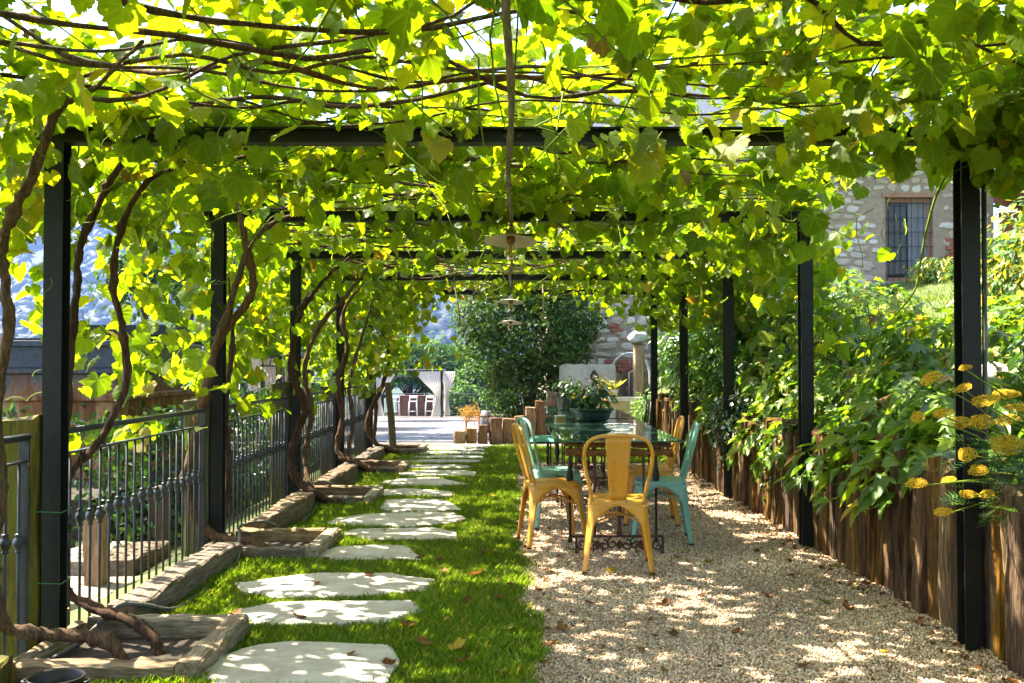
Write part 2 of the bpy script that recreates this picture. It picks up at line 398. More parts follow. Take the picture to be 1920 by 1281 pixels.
# ------------------------------------------------------------------ leaf shapes
half = [(.05, -.05), (.09, -.18), (.19, -.27), (.30, -.29), (.37, -.22), (.48, -.21), (.51, -.10), (.61, -.03), (.57, .07), (.68, .17), (.65, .29), (.72, .42), (.60, .46), (.57, .57), (.45, .55), (.47, .69), (.35, .71), (.31, .84), (.19, .85), (.12, .97), (0, 1.06)]
half_lo = [(.07, -.1), (.25, -.29), (.54, -.12), (.58, .10), (.70, .40), (.47, .52), (.34, .76), (0, 1.05)]
def lobed(outline, ring, seed, curl=.25, fold=.25):
    r = np.random.default_rng(seed)
    o = np.array(outline + [(-x, y) for x, y in outline[-2::-1]])
    o = o * (1 + r.normal(0, .045, o.shape)); n = len(o)
    c = np.array([[0, .06]])
    if ring: P2 = np.concatenate([c, c + (o - c) * .52, o])
    else: P2 = np.concatenate([c, o])
    rr = np.hypot(P2[:, 0], P2[:, 1] - .2)
    ang = np.arctan2(P2[:, 0], P2[:, 1] + .05)
    z = fold * np.abs(P2[:, 0]) ** 1.2 - curl * rr ** 2 + .05 * np.sin(ang * 5 + r.uniform(0, 6)) * rr + r.normal(0, .012, len(P2))
    z += .12 * r.normal() * P2[:, 0]
    z -= z[0]
    V = np.concatenate([P2, z[:, None]], 1)
    if ring:
        f = [(0, 1 + i, 2 + i) for i in range(n - 1)]
        for i in range(n - 1): a, b, cc, d = 1 + i, 2 + i, 1 + n + i, 2 + n + i; f += [(a, cc, d), (a, d, b)]
    else: f = [(0, 1 + i, 2 + i) for i in range(n - 1)]
    f = [(a, c_, b) for a, b, c_ in f]
    uv = np.concatenate([P2, np.zeros((len(P2), 1))], 1)
    return V, np.array(f), uv
VINE_HI = [lobed(half, True, 10 + i, *p) for i, p in enumerate([(.30, .30), (.15, .42), (.45, .2), (.2, .12), (.5, .45), (.1, .3)])]
VINE_MID = [lobed(half, False, 30 + i, *p) for i, p in enumerate([(.30, .30), (.15, .42), (.45, .2), (.2, .12), (.5, .45)])]
VINE_LO = [lobed(half_lo, False, 50 + i, *p) for i, p in enumerate([(.30, .30), (.15, .42), (.45, .2)])]
palm_half = [(.05, -.02), (.16, -.12), (.30, -.10), (.52, -.05), (.40, .10), (.28, .16), (.44, .26), (.64, .50), (.42, .46), (.22, .36), (.26, .60), (.16, .84), (0, 1.12)]
PALM_HI = [lobed(palm_half, True, 70 + i, *p) for i, p in enumerate([(.45, .25), (.3, .35), (.6, .15), (.25, .3)])]
PALM = [lobed(palm_half, False, 80 + i, *p) for i, p in enumerate([(.45, .25), (.3, .35), (.6, .15)])]
def oval(w, seed=0, fold=.2, curl=.2):
    P2 = np.array([(0, 0), (w * .8, .3), (w, .55), (w * .55, .82), (0, 1), (-w * .55, .82), (-w, .55), (-w * .8, .3), (0, .5)])
    z = fold * np.abs(P2[:, 0]) - curl * P2[:, 1] ** 2
    f = np.array([(8, i, (i + 1) % 8) for i in range(8)])
    return np.concatenate([P2, z[:, None]], 1), f, np.concatenate([P2, np.zeros((9, 1))], 1)
def dart(w, curl=.25):
    P2 = np.array([(0, 0), (w, .45), (0, 1), (-w, .45)]); z = np.array([0, .12 * w - curl * .2, -curl, .12 * w - curl * .2])
    return np.concatenate([P2, z[:, None]], 1), np.array([(0, 1, 2), (0, 2, 3)]), np.concatenate([P2, np.zeros((4, 1))], 1)
OVAL = [oval(.26), oval(.22, fold=.35, curl=.1), oval(.3, fold=.1, curl=.35)]
DART = [dart(.24), dart(.3, .1), dart(.2, .4)]
def pick(cols, n, jit=.15, p=None):
    c = np.array(cols, float)[rng.choice(len(cols), n, p=p)]
    return np.clip(c * (1 + rng.normal(0, jit, (n, 1))) * (1 + rng.normal(0, jit * .35, (n, 3))), .003, 1)
def blob_leaves(center, rad, n, shell=.55, up=.5, flat=1.0, noise_amp=.35, ns=1.6):
    """leaf places in an uneven ellipsoid crown: positions and outward normals"""
    d = norm(rng.normal(size=(n, 3)))
    c = np.array(center); rad = np.array(rad)
    bump = 1 + noise_amp * (vnoise(d * 2.0 + c[None] * 1.7, ns) - .5) * 2
    r = (shell + (1 - shell) * rng.random(n) ** .6) * bump
    p = c + d * rad * r[:, None]
    nr = norm(d * .8 + np.array([0, 0, up]) + rng.normal(0, .5, (n, 3)))
    return p, nr

# ------------------------------------------------------------------ the ground
def terr(x, y):
    z = np.zeros_like(x) - .03
    z = np.where(y > 16, z - .04 * np.clip(y - 16, 0, 34), z)
    z = z - smoothstep(-2.35, -2.9, x) * .32 - smoothstep(-4.5, -12, x) * 1.2 * (1 - smoothstep(14, 40, y))
    z = z - smoothstep(58, 200, y) * 30 - smoothstep(-20, -120, x) * 26 * (1 - smoothstep(150, 260, y))
    return z
xs = np.concatenate([-np.geomspace(1600, 12, 40), np.linspace(-11, 11, 56), np.geomspace(12, 1600, 40)])
ys = np.concatenate([-np.geomspace(300, 4, 14), np.linspace(-3, 60, 90), np.geomspace(62, 1700, 40)])
X, Y = np.meshgrid(xs, ys); Z = terr(X, Y)
put('ground', grid_mesh('ground', np.stack([X, Y, Z], -1), len(xs), len(ys), 'earth'))['kind'] = 'structure'

def sheet(name, poly, z, mat, sub=None):
    mb = MB(); mb.add([(x, y, z) for x, y in poly], [tuple(range(len(poly)))])
    o = mb.build(name, mat); o['kind'] = 'structure'; return o
edge = [(.07 + .035 * math.sin(i * 1.7) + .03 * math.sin(i * .63 + 1), 1.0 + i * .18) for i in range(67)]      # border of lawn and gravel
sheet('lawn', [(-1.84, 1.0)] + edge[:1] + edge[1:] + [(2.2, 13.0), (2.2, 15.2), (.3, 15.75), (-1.84, 15.9)], -.012, 'lawn_soil')
sheet('gravel_bed', [(2.35, 13.0), (2.35, 1.0)] + edge + [(.1, 13.0)], -.006, 'gravel')
# pale strip and paved court beyond the lawn
mb = MB(); st = [(-6, 15.6), (5, 15.6)]
def court(name, poly, mat, lift):
    mb = MB(); mb.add([(x, y, -.03 - .04 * max(0, y - 16) + lift) for x, y in poly], [tuple(range(len(poly)))]); o = mb.build(name, mat); o['kind'] = 'structure'; return o
court('pale_path', [(-8, 15.4), (4.0, 15.4), (4.0, 16.0), (-8, 16.0)], 'concrete', .008)
court('paved_court', [(-16, 16.0), (6, 16.0), (6, 50), (-16, 50)], 'plaza', .010)
# slab path over the court: each slab its own piece
path = put('slab_path', None); path['kind'] = 'structure'
k = 0
for r_ in range(22):
    y0 = 17.0 + r_ * .98; cx = -1.85 + (y0 - 17) * .035
    for c_ in range(3):
        w = .62; x0 = cx - .95 + c_ * (w + .02)
        mb = MB(); g = .006 * random.random()
        zz = lambda y: -.03 - .04 * (y - 16) + .026 + g
        mb.add([(x0, y0, zz(y0)), (x0 + w, y0, zz(y0)), (x0 + w, y0 + .95, zz(y0 + .95)), (x0, y0 + .95, zz(y0 + .95))] +
               [(x0, y0, zz(y0) - .03), (x0 + w, y0, zz(y0) - .03), (x0 + w, y0 + .95, zz(y0 + .95) - .03), (x0, y0 + .95, zz(y0 + .95) - .03)],
               [(0, 1, 2, 3), (0, 4, 5, 1), (1, 5, 6, 2), (2, 6, 7, 3), (3, 7, 4, 0)])
        mb.build('slab', 'slate_dark' if (c_ == 0 and r_ % 2 == 0) or random.random() < .1 else 'slate_grey', path)

# bank behind the timber wall
def bank_h(x, y):
    return .63 + np.clip(x - 2.2, 0, 9) * .20 + .098 * np.clip(y - 7.5, 0, 12) * smoothstep(2.2, 3.4, x) + .06 * np.sin(x * 2 + y) * smoothstep(2.3, 3, x)
bx = np.linspace(2.26, 14, 48); by = np.linspace(-2, 18.9, 60); X, Y = np.meshgrid(bx, by); Z = bank_h(X, Y)
edgez = smoothstep(18.95, 18.6, Y)
put('bank', grid_mesh('bank', np.stack([X, Y, Z], -1), 48, 60, 'bank_soil'))['kind'] = 'structure'

# far wooded hill
def hill_h(x, y):
    r = np.hypot(x * .55 + 120, y - 1150)
    z = -30 + 330 * np.exp(-(np.clip(y - 1180, -2000, 0) / 430) ** 2) * (.8 + .2 * np.sin(x * .004 + 1.0)) * smoothstep(1100, -300, x)
    return z
hx = np.linspace(-1300, 1300, 70); hy = np.linspace(380, 1500, 50); X, Y = np.meshgrid(hx, hy)
put('hill', grid_mesh('hill', np.stack([X, Y, hill_h(X, Y) - 1], -1), 70, 50, 'hill_ground'))['kind'] = 'structure'
# trees of the hill: one uncountable mass of crowns
def ico():
    p = (1 + 5 ** .5) / 2
    v = np.array([(-1, p, 0), (1, p, 0), (-1, -p, 0), (1, -p, 0), (0, -1, p), (0, 1, p), (0, -1, -p), (0, 1, -p), (p, 0, -1), (p, 0, 1), (-p, 0, -1), (-p, 0, 1)], float)
    f = [(0, 11, 5), (0, 5, 1), (0, 1, 7), (0, 7, 10), (0, 10, 11), (1, 5, 9), (5, 11, 4), (11, 10, 2), (10, 7, 6), (7, 1, 8), (3, 9, 4), (3, 4, 2), (3, 2, 6), (3, 6, 8), (3, 8, 9), (4, 9, 5), (2, 4, 11), (6, 2, 10), (8, 6, 7), (9, 8, 1)]
    return norm(v), np.array(f)
def ico2():
    v, f = ico(); v = list(map(tuple, v)); nf = []; mid = {}
    def m(a, b):
        k = (min(a, b), max(a, b))
        if k not in mid: q = np.array(v[a]) + np.array(v[b]); v.append(tuple(q / np.linalg.norm(q))); mid[k] = len(v) - 1
        return mid[k]
    for a, b, c in f:
        x, y, z = m(a, b), m(b, c), m(c, a); nf += [(a, x, z), (b, y, x), (c, z, y), (x, y, z)]
    return np.array(v), np.array(nf)
IV, IF = ico2()
crowns = []
for i in range(5):
    r = np.random.default_rng(i); v = IV * (1 + .28 * r.normal(size=(len(IV), 1))) * np.array([1, 1, .9]); crowns.append((v, IF, np.zeros_like(v)))
N = 4300
y_ = 480 + 720 * rng.random(N) ** .9; x_ = -.62 * y_ * rng.random(N) + .10 * y_ * rng.random(N)
x_ = rng.uniform(-.66, .14, N) * y_
pos = np.stack([x_, y_, hill_h(x_, y_) + 1.5], -1)
sc = rng.uniform(4.2, 8.2, (N, 1)) * np.array([[1, 1, 1.0]]) * (1 + rng.normal(0, .12, (N, 3)))
ang = rng.uniform(0, 6.28, N); R = np.zeros((N, 3, 3)); R[:, 0, 0] = R[:, 1, 1] = np.cos(ang); R[:, 0, 1] = -np.sin(ang); R[:, 1, 0] = np.sin(ang); R[:, 2, 2] = 1
tag(put('hill_forest', inst_mesh('hill_forest', crowns, pos, R, sc, pick([(.014, .030, .009), (.020, .042, .011), (.012, .024, .010), (.032, .052, .014)], N, .25), 'far_leaf')),
    'hazy blue-green wooded hillside far behind the garden', 'forest', kind='stuff')

# ------------------------------------------------------------------ pergola
PX = 2.08; PY = [-.48 + 2.515 * i for i in range(7)]; ZB = 2.294
perg = thing('pergola', 'dark steel pergola with square posts and cross beams under the vines', 'pergola', (0, 8, 0))
def loc_par(o, par):          # world-space mesh under a moved parent
    o.parent = par; o.matrix_parent_inverse = Matrix.Translation(par.location).inverted(); return o
def ibeam(w, h, tf=.009, tw=.008):
    return [(-w / 2, 0), (w / 2, 0), (w / 2, tf), (tw / 2, tf), (tw / 2, h - tf), (w / 2, h - tf), (w / 2, h), (-w / 2, h), (-w / 2, h - tf), (-tw / 2, h - tf), (-tw / 2, tf), (-w / 2, tf)]
post_me = {}
for sx in (-1, 1):
    mb = MB()
    mb.prism(ibeam(.078, .09), (0, -.045, -.06), (1, 0, 0), (0, 1, 0), (0, 0, ZB + .06))
    mb.box(-sx * .0 + min(sx * .041, sx * .052), max(sx * .041, sx * .052), -.030, .030, -.05, ZB - .01)
    post_me[sx] = mb.mesh('post', 'steel')
bm_ = MB(); bm_.prism(ibeam(.085, .072), (-2.19, 0, 0), (0, 1, 0), (0, 0, 1), (4.38, 0, 0)); beam_me = bm_.mesh('beam', 'steel')
for y in PY:
    for sx in (-1, 1):
        loc_par(put('post', post_me[sx], None, (sx * PX, y, 0)), perg)
    b = loc_par(put('beam', beam_me, None, (0, y, ZB)), perg)
    for q in (-.034, .034):
        mb = MB(); mb.tube([(q, -.003, .036), (q, -.012, .036)], .010, 8); mb.build('bolt', 'fence_iron', b)
for i, x in enumerate(np.linspace(-2.0, 2.0, 9)):
    mb = MB(); pts = []
    for j in range(25):
        y = -.6 + 15.4 * j / 24; pts.append((x + .02 * math.sin(j * .7 + i), y, ZB + .105 + .02 * math.sin(j * .9 + i * 2)))
    mb.tube(pts, .0032, 4); loc_par(mb.build('wire', 'wire'), perg)
# pole under the middle of the beams, carrying the lamp cable
mb = MB(); pts = [(.0 - .012 + .010 * math.sin(y * 2.1), y, ZB - .022 + .006 * math.sin(y * 1.3)) for y in np.arange(-.8, 13.4, .3)]
mb.tube(pts, [.014 + .002 * math.sin(i * 1.9) for i in range(len(pts))], 7); loc_par(mb.build('ridge_pole', 'pole_wood', None, True), perg)
mb = MB(); mb.tube([(PX + .075, PY[2] - .01, -.02), (PX + .075, PY[2] - .01, 1.0), (PX + .08, PY[2] - .01, 2.2)], .012, 8); loc_par(mb.build('conduit', 'cable', None, True), perg)
for z in (.62, .30):
    mb = MB(); c = Vector((-PX, PY[2], z)); mb.tube([c + Vector(q) for q in ((-.06, -.05, 0), (.05, -.05, -.004), (.05, .055, .004), (-.06, .055, 0), (-.06, -.05, 0))], .0025, 5)
    loc_par(mb.build('plant_tie', 'green_tie'), perg)

# ------------------------------------------------------------------ pendant lamps
def lamp(y, ztop, zsh, d, label):
    t_ = thing('pendant_lamp', label, 'lamp', (-.005, y, ztop), 0, 'enamel lamps under the pergola')
    t_.rotation_euler = (math.radians(-7), math.radians(2), 0); k = d / .375; dz = zsh - ztop
    mb = MB(); mb.tube([(0, 0, 0), (.006, 0, dz * .4), (0, 0, dz + .085 * k)], .005, 6); mb.build('cord', 'wire', t_, True)
    mb = MB(); mb.lathe([(.0, .085), (.012, .085), (.016, .07), (.034, .052), (.05, .02), (.055, .012)], 20); o = mb.build('cap', 'enamel_top', t_, True, (0, 0, dz)); o.scale = (k, k, k)
    mb = MB(); mb.lathe([(.05, .016), (.07, .012), (.185, -.022), (.1885, -.026), (.185, -.027), (.07, .006), (.03, .009)], 32); o = mb.build('shade', 'enamel', t_, True, (0, 0, dz)); o.scale = (k, k, k)
    mb = MB(); mb.lathe([(0, .012), (.03, .010), (.031, -.03), (.027, -.036), (.0, -.036)], 16); o = mb.build('socket', 'brass', t_, True, (0, 0, dz)); o.scale = (k, k, k)
    mb = MB(); mb.lathe([(.016, -.036), (.024, -.052), (.040, -.085), (.045, -.108), (.040, -.132), (.024, -.149), (.0, -.154)], 18); o = mb.build('bulb', 'bulb_glass', t_, True, (0, 0, dz)); o.scale = (k, k, k)
    mb = MB()
    for a in range(5):
        c, s_ = math.cos(a * 1.257) * .012, math.sin(a * 1.257) * .012; mb.tube([(c * .6, s_ * .6, -.04), (c, s_, -.075), (c * .8, s_ * .8, -.115)], .0022, 4)
    f_ = mb.build('filament', 'filament', o)
    return t_
L1 = lamp(7.0, 2.27, 2.168, .375, 'largest and nearest enamel pendant lamp with a bare bulb, under the second beam')
L2 = lamp(12.05, 2.27, 2.045, .32, 'middle enamel pendant lamp hanging low on a black cord')
L3 = lamp(14.55, 2.27, 1.895, .33, 'lowest and farthest enamel pendant lamp by the evergreen shrub')
for (px, y, py0, py1) in ((1018, 12.2, 555, 602), (858, 14.0, 545, 612)):
    a, b = P(px - 8 if px < 900 else px, py0 - 22, y), P(px + 6 if px < 900 else px, py1, y)
    mb = MB(); mb.tube([a - a, (b - a) * .5 + Vector((.01, 0, 0)), b - a], [.006, .011, .012], 6)
    tag(mb.build('hanging_stick', 'rope', None, True, a), 'short bare cane hanging down before the shrub, %s of the two' % ('right' if px > 900 else 'left'), 'cane', 'dead canes hanging at the far end')

# ------------------------------------------------------------------ retaining wall of upright timbers (right)
def timber_mesh(name, mat, w, d, h, seed, rings=5, j=.006, topslope=.02):
    """upright rough timber, base at z=0, chamfered and uneven"""
    r = np.random.default_rng(seed); c = min(w, d) * .14
    sec = np.array([(-w / 2 + c, -d / 2), (w / 2 - c, -d / 2), (w / 2, -d / 2 + c), (w / 2, d / 2 - c), (w / 2 - c, d / 2), (-w / 2 + c, d / 2), (-w / 2, d / 2 - c), (-w / 2, -d / 2 + c)])
    vs = []; n = 8
    bend = r.normal(0, .006, 2)
    for i in range(rings):
        q = i / (rings - 1); s_ = sec * (1 + r.normal(0, .03)) + r.normal(0, j, sec.shape) + bend * math.sin(q * 3.1)
        for k, (x, y) in enumerate(s_): vs.append((x, y, q * h + (r.normal(0, .006) + x * r.normal(0, .3) * 0 + topslope * (x / w) if i == rings - 1 else 0)))
    vs.append((0, 0, h + .004))
    fs = [(i * n + k, i * n + (k + 1) % n, (i + 1) * n + (k + 1) % n, (i + 1) * n + k) for i in range(rings - 1) for k in range(n)]
    fs += [((rings - 1) * n + k, (rings - 1) * n + (k + 1) % n, len(vs) - 1) for k in range(n)] + [tuple(range(n - 1, -1, -1))]
    mb = MB(); mb.add(vs, fs); return mb.mesh(name, mat)
TM = [timber_mesh('timber', 'timber', .13, .15, .78, 200 + i, topslope=random.uniform(-.04, .04)) for i in range(14)]
wall = thing('retaining_wall', 'low retaining wall of dark upright timbers holding the planted bank', 'retaining wall', (2.2, 8, 0))
y = 3.2
while y < 15.4:
    w = random.choice((random.uniform(.07, .11), random.uniform(.11, .155)))
    near_post = any(abs(y + w / 2 - q) < .09 for q in PY)
    x = 2.225 if near_post else 2.205 + random.uniform(-.045, .03)
    o = put('timber', TM[random.randrange(14)], None, (x, y + w / 2, -.05), (random.uniform(-.02, .02), random.uniform(-.015, .015), math.pi / 2 + random.choice((0, math.pi)) + random.uniform(-.06, .06)),
            (w / .13, 1, random.uniform(.86, 1.16)))
    loc_par(o, wall); y += w + random.uniform(.002, .012)

# ------------------------------------------------------------------ fence: mossy posts and iron panels (left)
ordn = ['first', 'second', 'third', 'fourth', 'fifth', 'sixth', 'seventh', 'eighth', 'ninth', 'tenth', 'eleventh', 'twelfth', 'thirteenth', 'fourteenth', 'fifteenth', 'sixteenth', 'seventeenth', 'eighteenth']
FX = -2.13
MP = [timber_mesh('fence_post', 'mossy_timber', .18, .16, 1.42, 300 + i, 7, .005) for i in range(3)]
for i, yy in enumerate(PY[2:]):
    tag(put('fence_post', MP[i % 3], None, (-2.225, yy + .01, -.38), (0, 0, random.uniform(-.05, .05)), (1, 1, [1, 1, 1.04, .98, 1][i])),
        ['mossy yellow-green timber post beside the nearest steel post', 'mossy timber post beside the second steel post, behind a vine trunk', 'grey topped timber post where the second fence panel ends',
         'mossy timber post beside the fourth steel post', 'small dark timber post at the far end of the fence'][i], 'post', 'timber fence posts')
bar_mb = MB(); bar_mb.tube([(0, 0, -.30), (0, 0, .86)], .0075, 6); BAR = bar_mb.mesh('bar', 'fence_iron', True)
kn = MB(); kn.lathe([(.008, -.045), (.015, -.042), (.015, -.034), (.010, -.03), (.019, -.020), (.024, -.004), (.024, .004), (.019, .020), (.010, .028), (.016, .031), (.016, .039), (.008, .042)], 10); KNOB = kn.mesh('knob', 'fence_iron', True)
spans = [(2.3, 4.36), (4.74, 6.86), (7.24, 9.38), (9.76, 11.9), (12.27, 14.4)]
flab = ['grey iron railing panel cut off at the left edge, nearest of all', 'grey iron railing panel with ball knobs between the first two timber posts', 'grey iron railing panel with ball knobs behind the bowed kerb timber',
        'grey iron railing panel with ball knobs between third and fourth timber posts', 'farthest grey iron railing panel with ball knobs']
for i, (a, b) in enumerate(spans):
    pn = thing('iron_railing', flab[i], 'railing', (FX, (a + b) / 2, 0), 0, 'iron railing panels'); L = b - a
    for s_ in (-1, 1):
        mb = MB(); mb.box(-.022, .022, s_ * L / 2 - .006, s_ * L / 2 + .006, -.25, .955); o = mb.build('stile', 'fence_iron', pn)
        for zb in (.12, .85):
            mb = MB(); mb.tube([(.022, 0, zb), (.028, 0, zb)], .009, 8); mb.build('bolt', 'brass', o, False, (0, s_ * L / 2 - s_ * .012, 0))
    mb = MB(); mb.tube([(0, -L / 2 - .03, .965), (0, L / 2 + .03, .965)], .016, 8); mb.build('top_rail', 'fence_iron', pn, True)
    for z in (.855, -.15):
        mb = MB(); mb.box(-.014, .014, -L / 2 + .007, L / 2 - .007, z, z + .010); mb.build('rail', 'fence_iron', pn)
    n = int(L / .112)
    for k in range(n):
        yy = -L / 2 + (k + .6) * L / n
        br = put('bar', BAR, pn, (0, yy, 0)); put('knob', KNOB, br, (0, 0, .52 + .012 * math.sin(k * 1.7)))
    for q in (-.28, .3):
        mb = MB(); mb.box(-.008, .008, q * L - .008, q * L + .008, .864, .955); mb.build('rail_post', 'fence_iron', pn)

# ------------------------------------------------------------------ vine boxes, kerb timbers, cable
def sleeper(L, w, h, axis, mat, seed, bow=0.0, arch=0.0, taper=0.0, n=12):
    """timber lying along x or y, uneven edges, may be bowed sideways or arched"""
    r = np.random.default_rng(seed); c = .012
    sec = np.array([(-w / 2 + c, 0), (w / 2 - c, 0), (w / 2, c), (w / 2, h - c), (w / 2 - c, h), (-w / 2 + c, h), (-w / 2, h - c), (-w / 2, c)])
    vs = []; wob = r.normal(0, .004, (n + 1, 8, 2))
    for i in range(n + 1):
        q = i / n; s_ = math.sin(q * math.pi)
        for k, (u, v) in enumerate(sec):
            u2 = u * (1 - taper * abs(2 * q - 1) ** 2) + bow * s_ + wob[i, k, 0]; v2 = v + (arch * s_ if v > h / 2 else 0) + wob[i, k, 1]
            vs.append((u2, (q - .5) * L, v2) if axis == 'y' else ((q - .5) * L, u2, v2))
    m = 8; fs = [(i * m + k, i * m + (k + 1) % m, (i + 1) * m + (k + 1) % m, (i + 1) * m + k) for i in range(n) for k in range(m)]
    fs += [tuple(range(m - 1, -1, -1)), tuple(n * m + k for k in range(m))]
    mb = MB(); mb.add(vs, fs); return mb.mesh('board', mat)
blab = ['nearest open timber vine box beside the first steel post, bucket before it', 'timber vine box at the foot of the second steel post', 'timber vine box at the foot of the third steel post',
        'timber vine box at the foot of the fourth steel post', 'farthest timber vine box, low and dark, beside the leaning stake']
for i in range(5):
    y0, y1 = 4.03 + 2.515 * i, 4.80 + 2.515 * i; x0, x1 = -2.00, -1.27
    bx_ = thing('vine_box', blab[i], 'planter', (-1.63, y0 + .38, 0), 0, 'timber boxes around the vine roots')
    def lp(o): return loc_par(o, bx_)
    me = sleeper(x1 - x0 - .09, .085, .15, 'x', 'kerb_wood_x', 410 + i); lp(put('board', me, None, ((x0 + x1) / 2 - .045, y1 - .045, -.062)))
    me = sleeper(x1 - x0 - .09, .095, .14, 'x', 'kerb_wood_x', 420 + i); lp(put('board', me, None, ((x0 + x1) / 2 - .045, y0 + .045, -.062)))
    me = sleeper(y1 - y0, .10, .145, 'y', 'kerb_wood', 430 + i); lp(put('board', me, None, (x1 - .038, (y0 + y1) / 2, -.060)))
    me = sleeper(y1 - y0 - .1, .05, .10, 'y', 'kerb_wood', 440 + i); lp(put('board', me, None, (x0 - .04, (y0 + y1) / 2, -.03)))
    mb = MB(); mb.box(x0 - .06, x1 - .09, y0 + .095, y1 - .09, -.05, -.002); lp(mb.build('soil', 'soil'))
kl = [(4.86, 6.60, .02, .03, 'straight squared kerb timber between the first and second vine boxes'), (7.38, 9.10, .07, .06, 'bowed mossy kerb timber between the second and third vine boxes'),
      (9.90, 11.6, .08, .07, 'bowed kerb timber between the third and fourth vine boxes'), (12.4, 14.1, .03, .02, 'farthest short kerb timber before the last vine box')]
for i, (a, b, bow, arch, lb) in enumerate(kl):
    me = sleeper(b - a, .165, .14, 'y', 'kerb_wood', 450 + i, bow, arch, .12 if i else .05, 18)
    tag(put('kerb_timber', me, None, (-1.88, (a + b) / 2, -.03), (0, 0, -.02)), lb, 'timber', 'kerb timbers along the fence')
mb = MB(); me = sleeper(.85, .16, .14, 'y', 'mossy_timber', 460); tag(put('kerb_timber', me, None, (-2.05, 3.62, -.03), (0, 0, .1)), 'greenish kerb timber end at the lower left, beside the bucket', 'timber', 'kerb timbers along the fence')
pts = [P(130, 1262, 4.0), P(190, 1230, 4.2)]
pts = [Vector(q) for q in ((-1.98, 4.25, .02), (-1.95, 4.5, .03), (-1.90, 4.68, .10), (-1.87, 4.78, .135), (-1.80, 4.92, .10), (-1.74, 5.2, .02), (-1.74, 5.9, .012), (-1.76, 6.4, .02), (-1.84, 6.75, .14), (-1.90, 7.0, .15), (-1.80, 7.3, .13), (-1.72, 7.6, .02),
                               (-1.70, 8.2, .012), (-1.74, 8.9, .02), (-1.85, 9.3, .15), (-1.82, 9.7, .14), (-1.73, 10.1, .02), (-1.71, 10.8, .012), (-1.78, 11.5, .03), (-1.86, 11.8, .14))]
mb = MB(); mb.tube(spline(pts, 5), .011, 6); tag(mb.build('power_cable', 'cable', None, True), 'grey cable running along the foot of the kerb timbers', 'cable')
# bucket, lower left corner
bk = thing('metal_bucket', 'round dark metal bucket at the lower left corner before the vine box', 'bucket', (-1.60, 3.52, 0))
mb = MB(); mb.lathe([(.0, .004), (.070, .004), (.085, .10), (.094, .185), (.098, .190), (.094, .193), (.088, .186), (.080, .10), (.066, .012), (0, .012)], 28); mb.build('body', 'dark_bucket', bk, True)
mb = MB(); mb.lathe([(0, 0), (.082, 0)], 24); mb.build('water', 'window_glass', bk, True, (0, 0, .12))
for s_ in (-1, 1):
    mb = MB(); mb.tube([(s_ * .094, -.018, .17), (s_ * .115, -.012, .175), (s_ * .115, .012, .175), (s_ * .094, .018, .17)], .005, 6); mb.build('handle', 'dark_bucket', bk, True)

# ------------------------------------------------------------------ stepping stones
ss = [(390, 752, 1200, 1300), (440, 786, 1125, 1180), (460, 796, 1073, 1124), (605, 800, 1022, 1058), (652, 850, 990, 1018), (625, 866, 962, 992), (708, 852, 936, 965), (692, 850, 915, 940), (715, 886, 896, 915),
      (752, 888, 883, 896), (742, 884, 873, 882), (770, 905, 863, 871), (775, 905, 855, 862), (780, 912, 848, 854), (785, 915, 842.5, 847), (790, 918, 838.5, 842), (800, 920, 834.5, 838)]
stone_polys = []
for i, (xa, xb, ya, yb) in enumerate(ss):
    f_, b_ = G(0, yb).y, G(0, ya).y; yc = (f_ + b_) / 2; xl, xr = (xa - 960) * yc / F, (xb - 960) * yc / F
    r = np.random.default_rng(500 + i); hw, hd = (xr - xl) / 2 * 1.02, (b_ - f_) / 2 * .84; sk = r.uniform(-.08, .08)
    cor = [(-.96, -.55), (-.55, -1), (.35, -.98), (.95, -.75), (1, .25), (.7, .95), (-.2, 1), (-.75, .8), (-1, .15)]
    cor = [(u + r.normal(0, .06), v + r.normal(0, .09)) for u, v in cor if r.random() > .12]; poly = []
    for k in range(len(cor)):
        (u0, v0), (u1, v1) = cor[k], cor[(k + 1) % len(cor)]
        for q in (0, .3, .62, .88): poly.append(((xl + xr) / 2 + hw * (u0 + (u1 - u0) * q + r.normal(0, .010)) + sk * (v0 + (v1 - v0) * q), yc + hd * (v0 + (v1 - v0) * q + r.normal(0, .025))))
    stone_polys.append(poly)
    mb = MB(); cx, cy = np.mean(poly, 0); zt = .020
    o_ = [(x - cx, y - cy) for x, y in poly]; n = len(o_)
    vs = [(x, y, -.03) for x, y in o_] + [(x, y, zt - .006) for x, y in o_] + [(x * .975, y * .965, zt) for x, y in o_]
    mid = [(x * .5, y * .5, zt + r.normal(0, .0012)) for x, y in o_]; vs += mid + [(0, 0, zt)]
    fs = []
    for L_ in range(3): fs += [(L_ * n + k, L_ * n + (k + 1) % n, (L_ + 1) * n + (k + 1) % n, (L_ + 1) * n + k) for k in range(n)]
    fs += [(3 * n + k, 3 * n + (k + 1) % n, 4 * n) for k in range(n)]
    mb.add(vs, fs)
    tag(mb.build('stepping_stone', 'slab_stone', None, False, (cx, cy, 0)), ('nearest pale stepping stone, cut by the bottom edge' if i == 0 else 'pale stepping stone in the lawn, %s counting from the camera' % ordn[i]), 'stepping stone', 'stepping stones across the lawn')

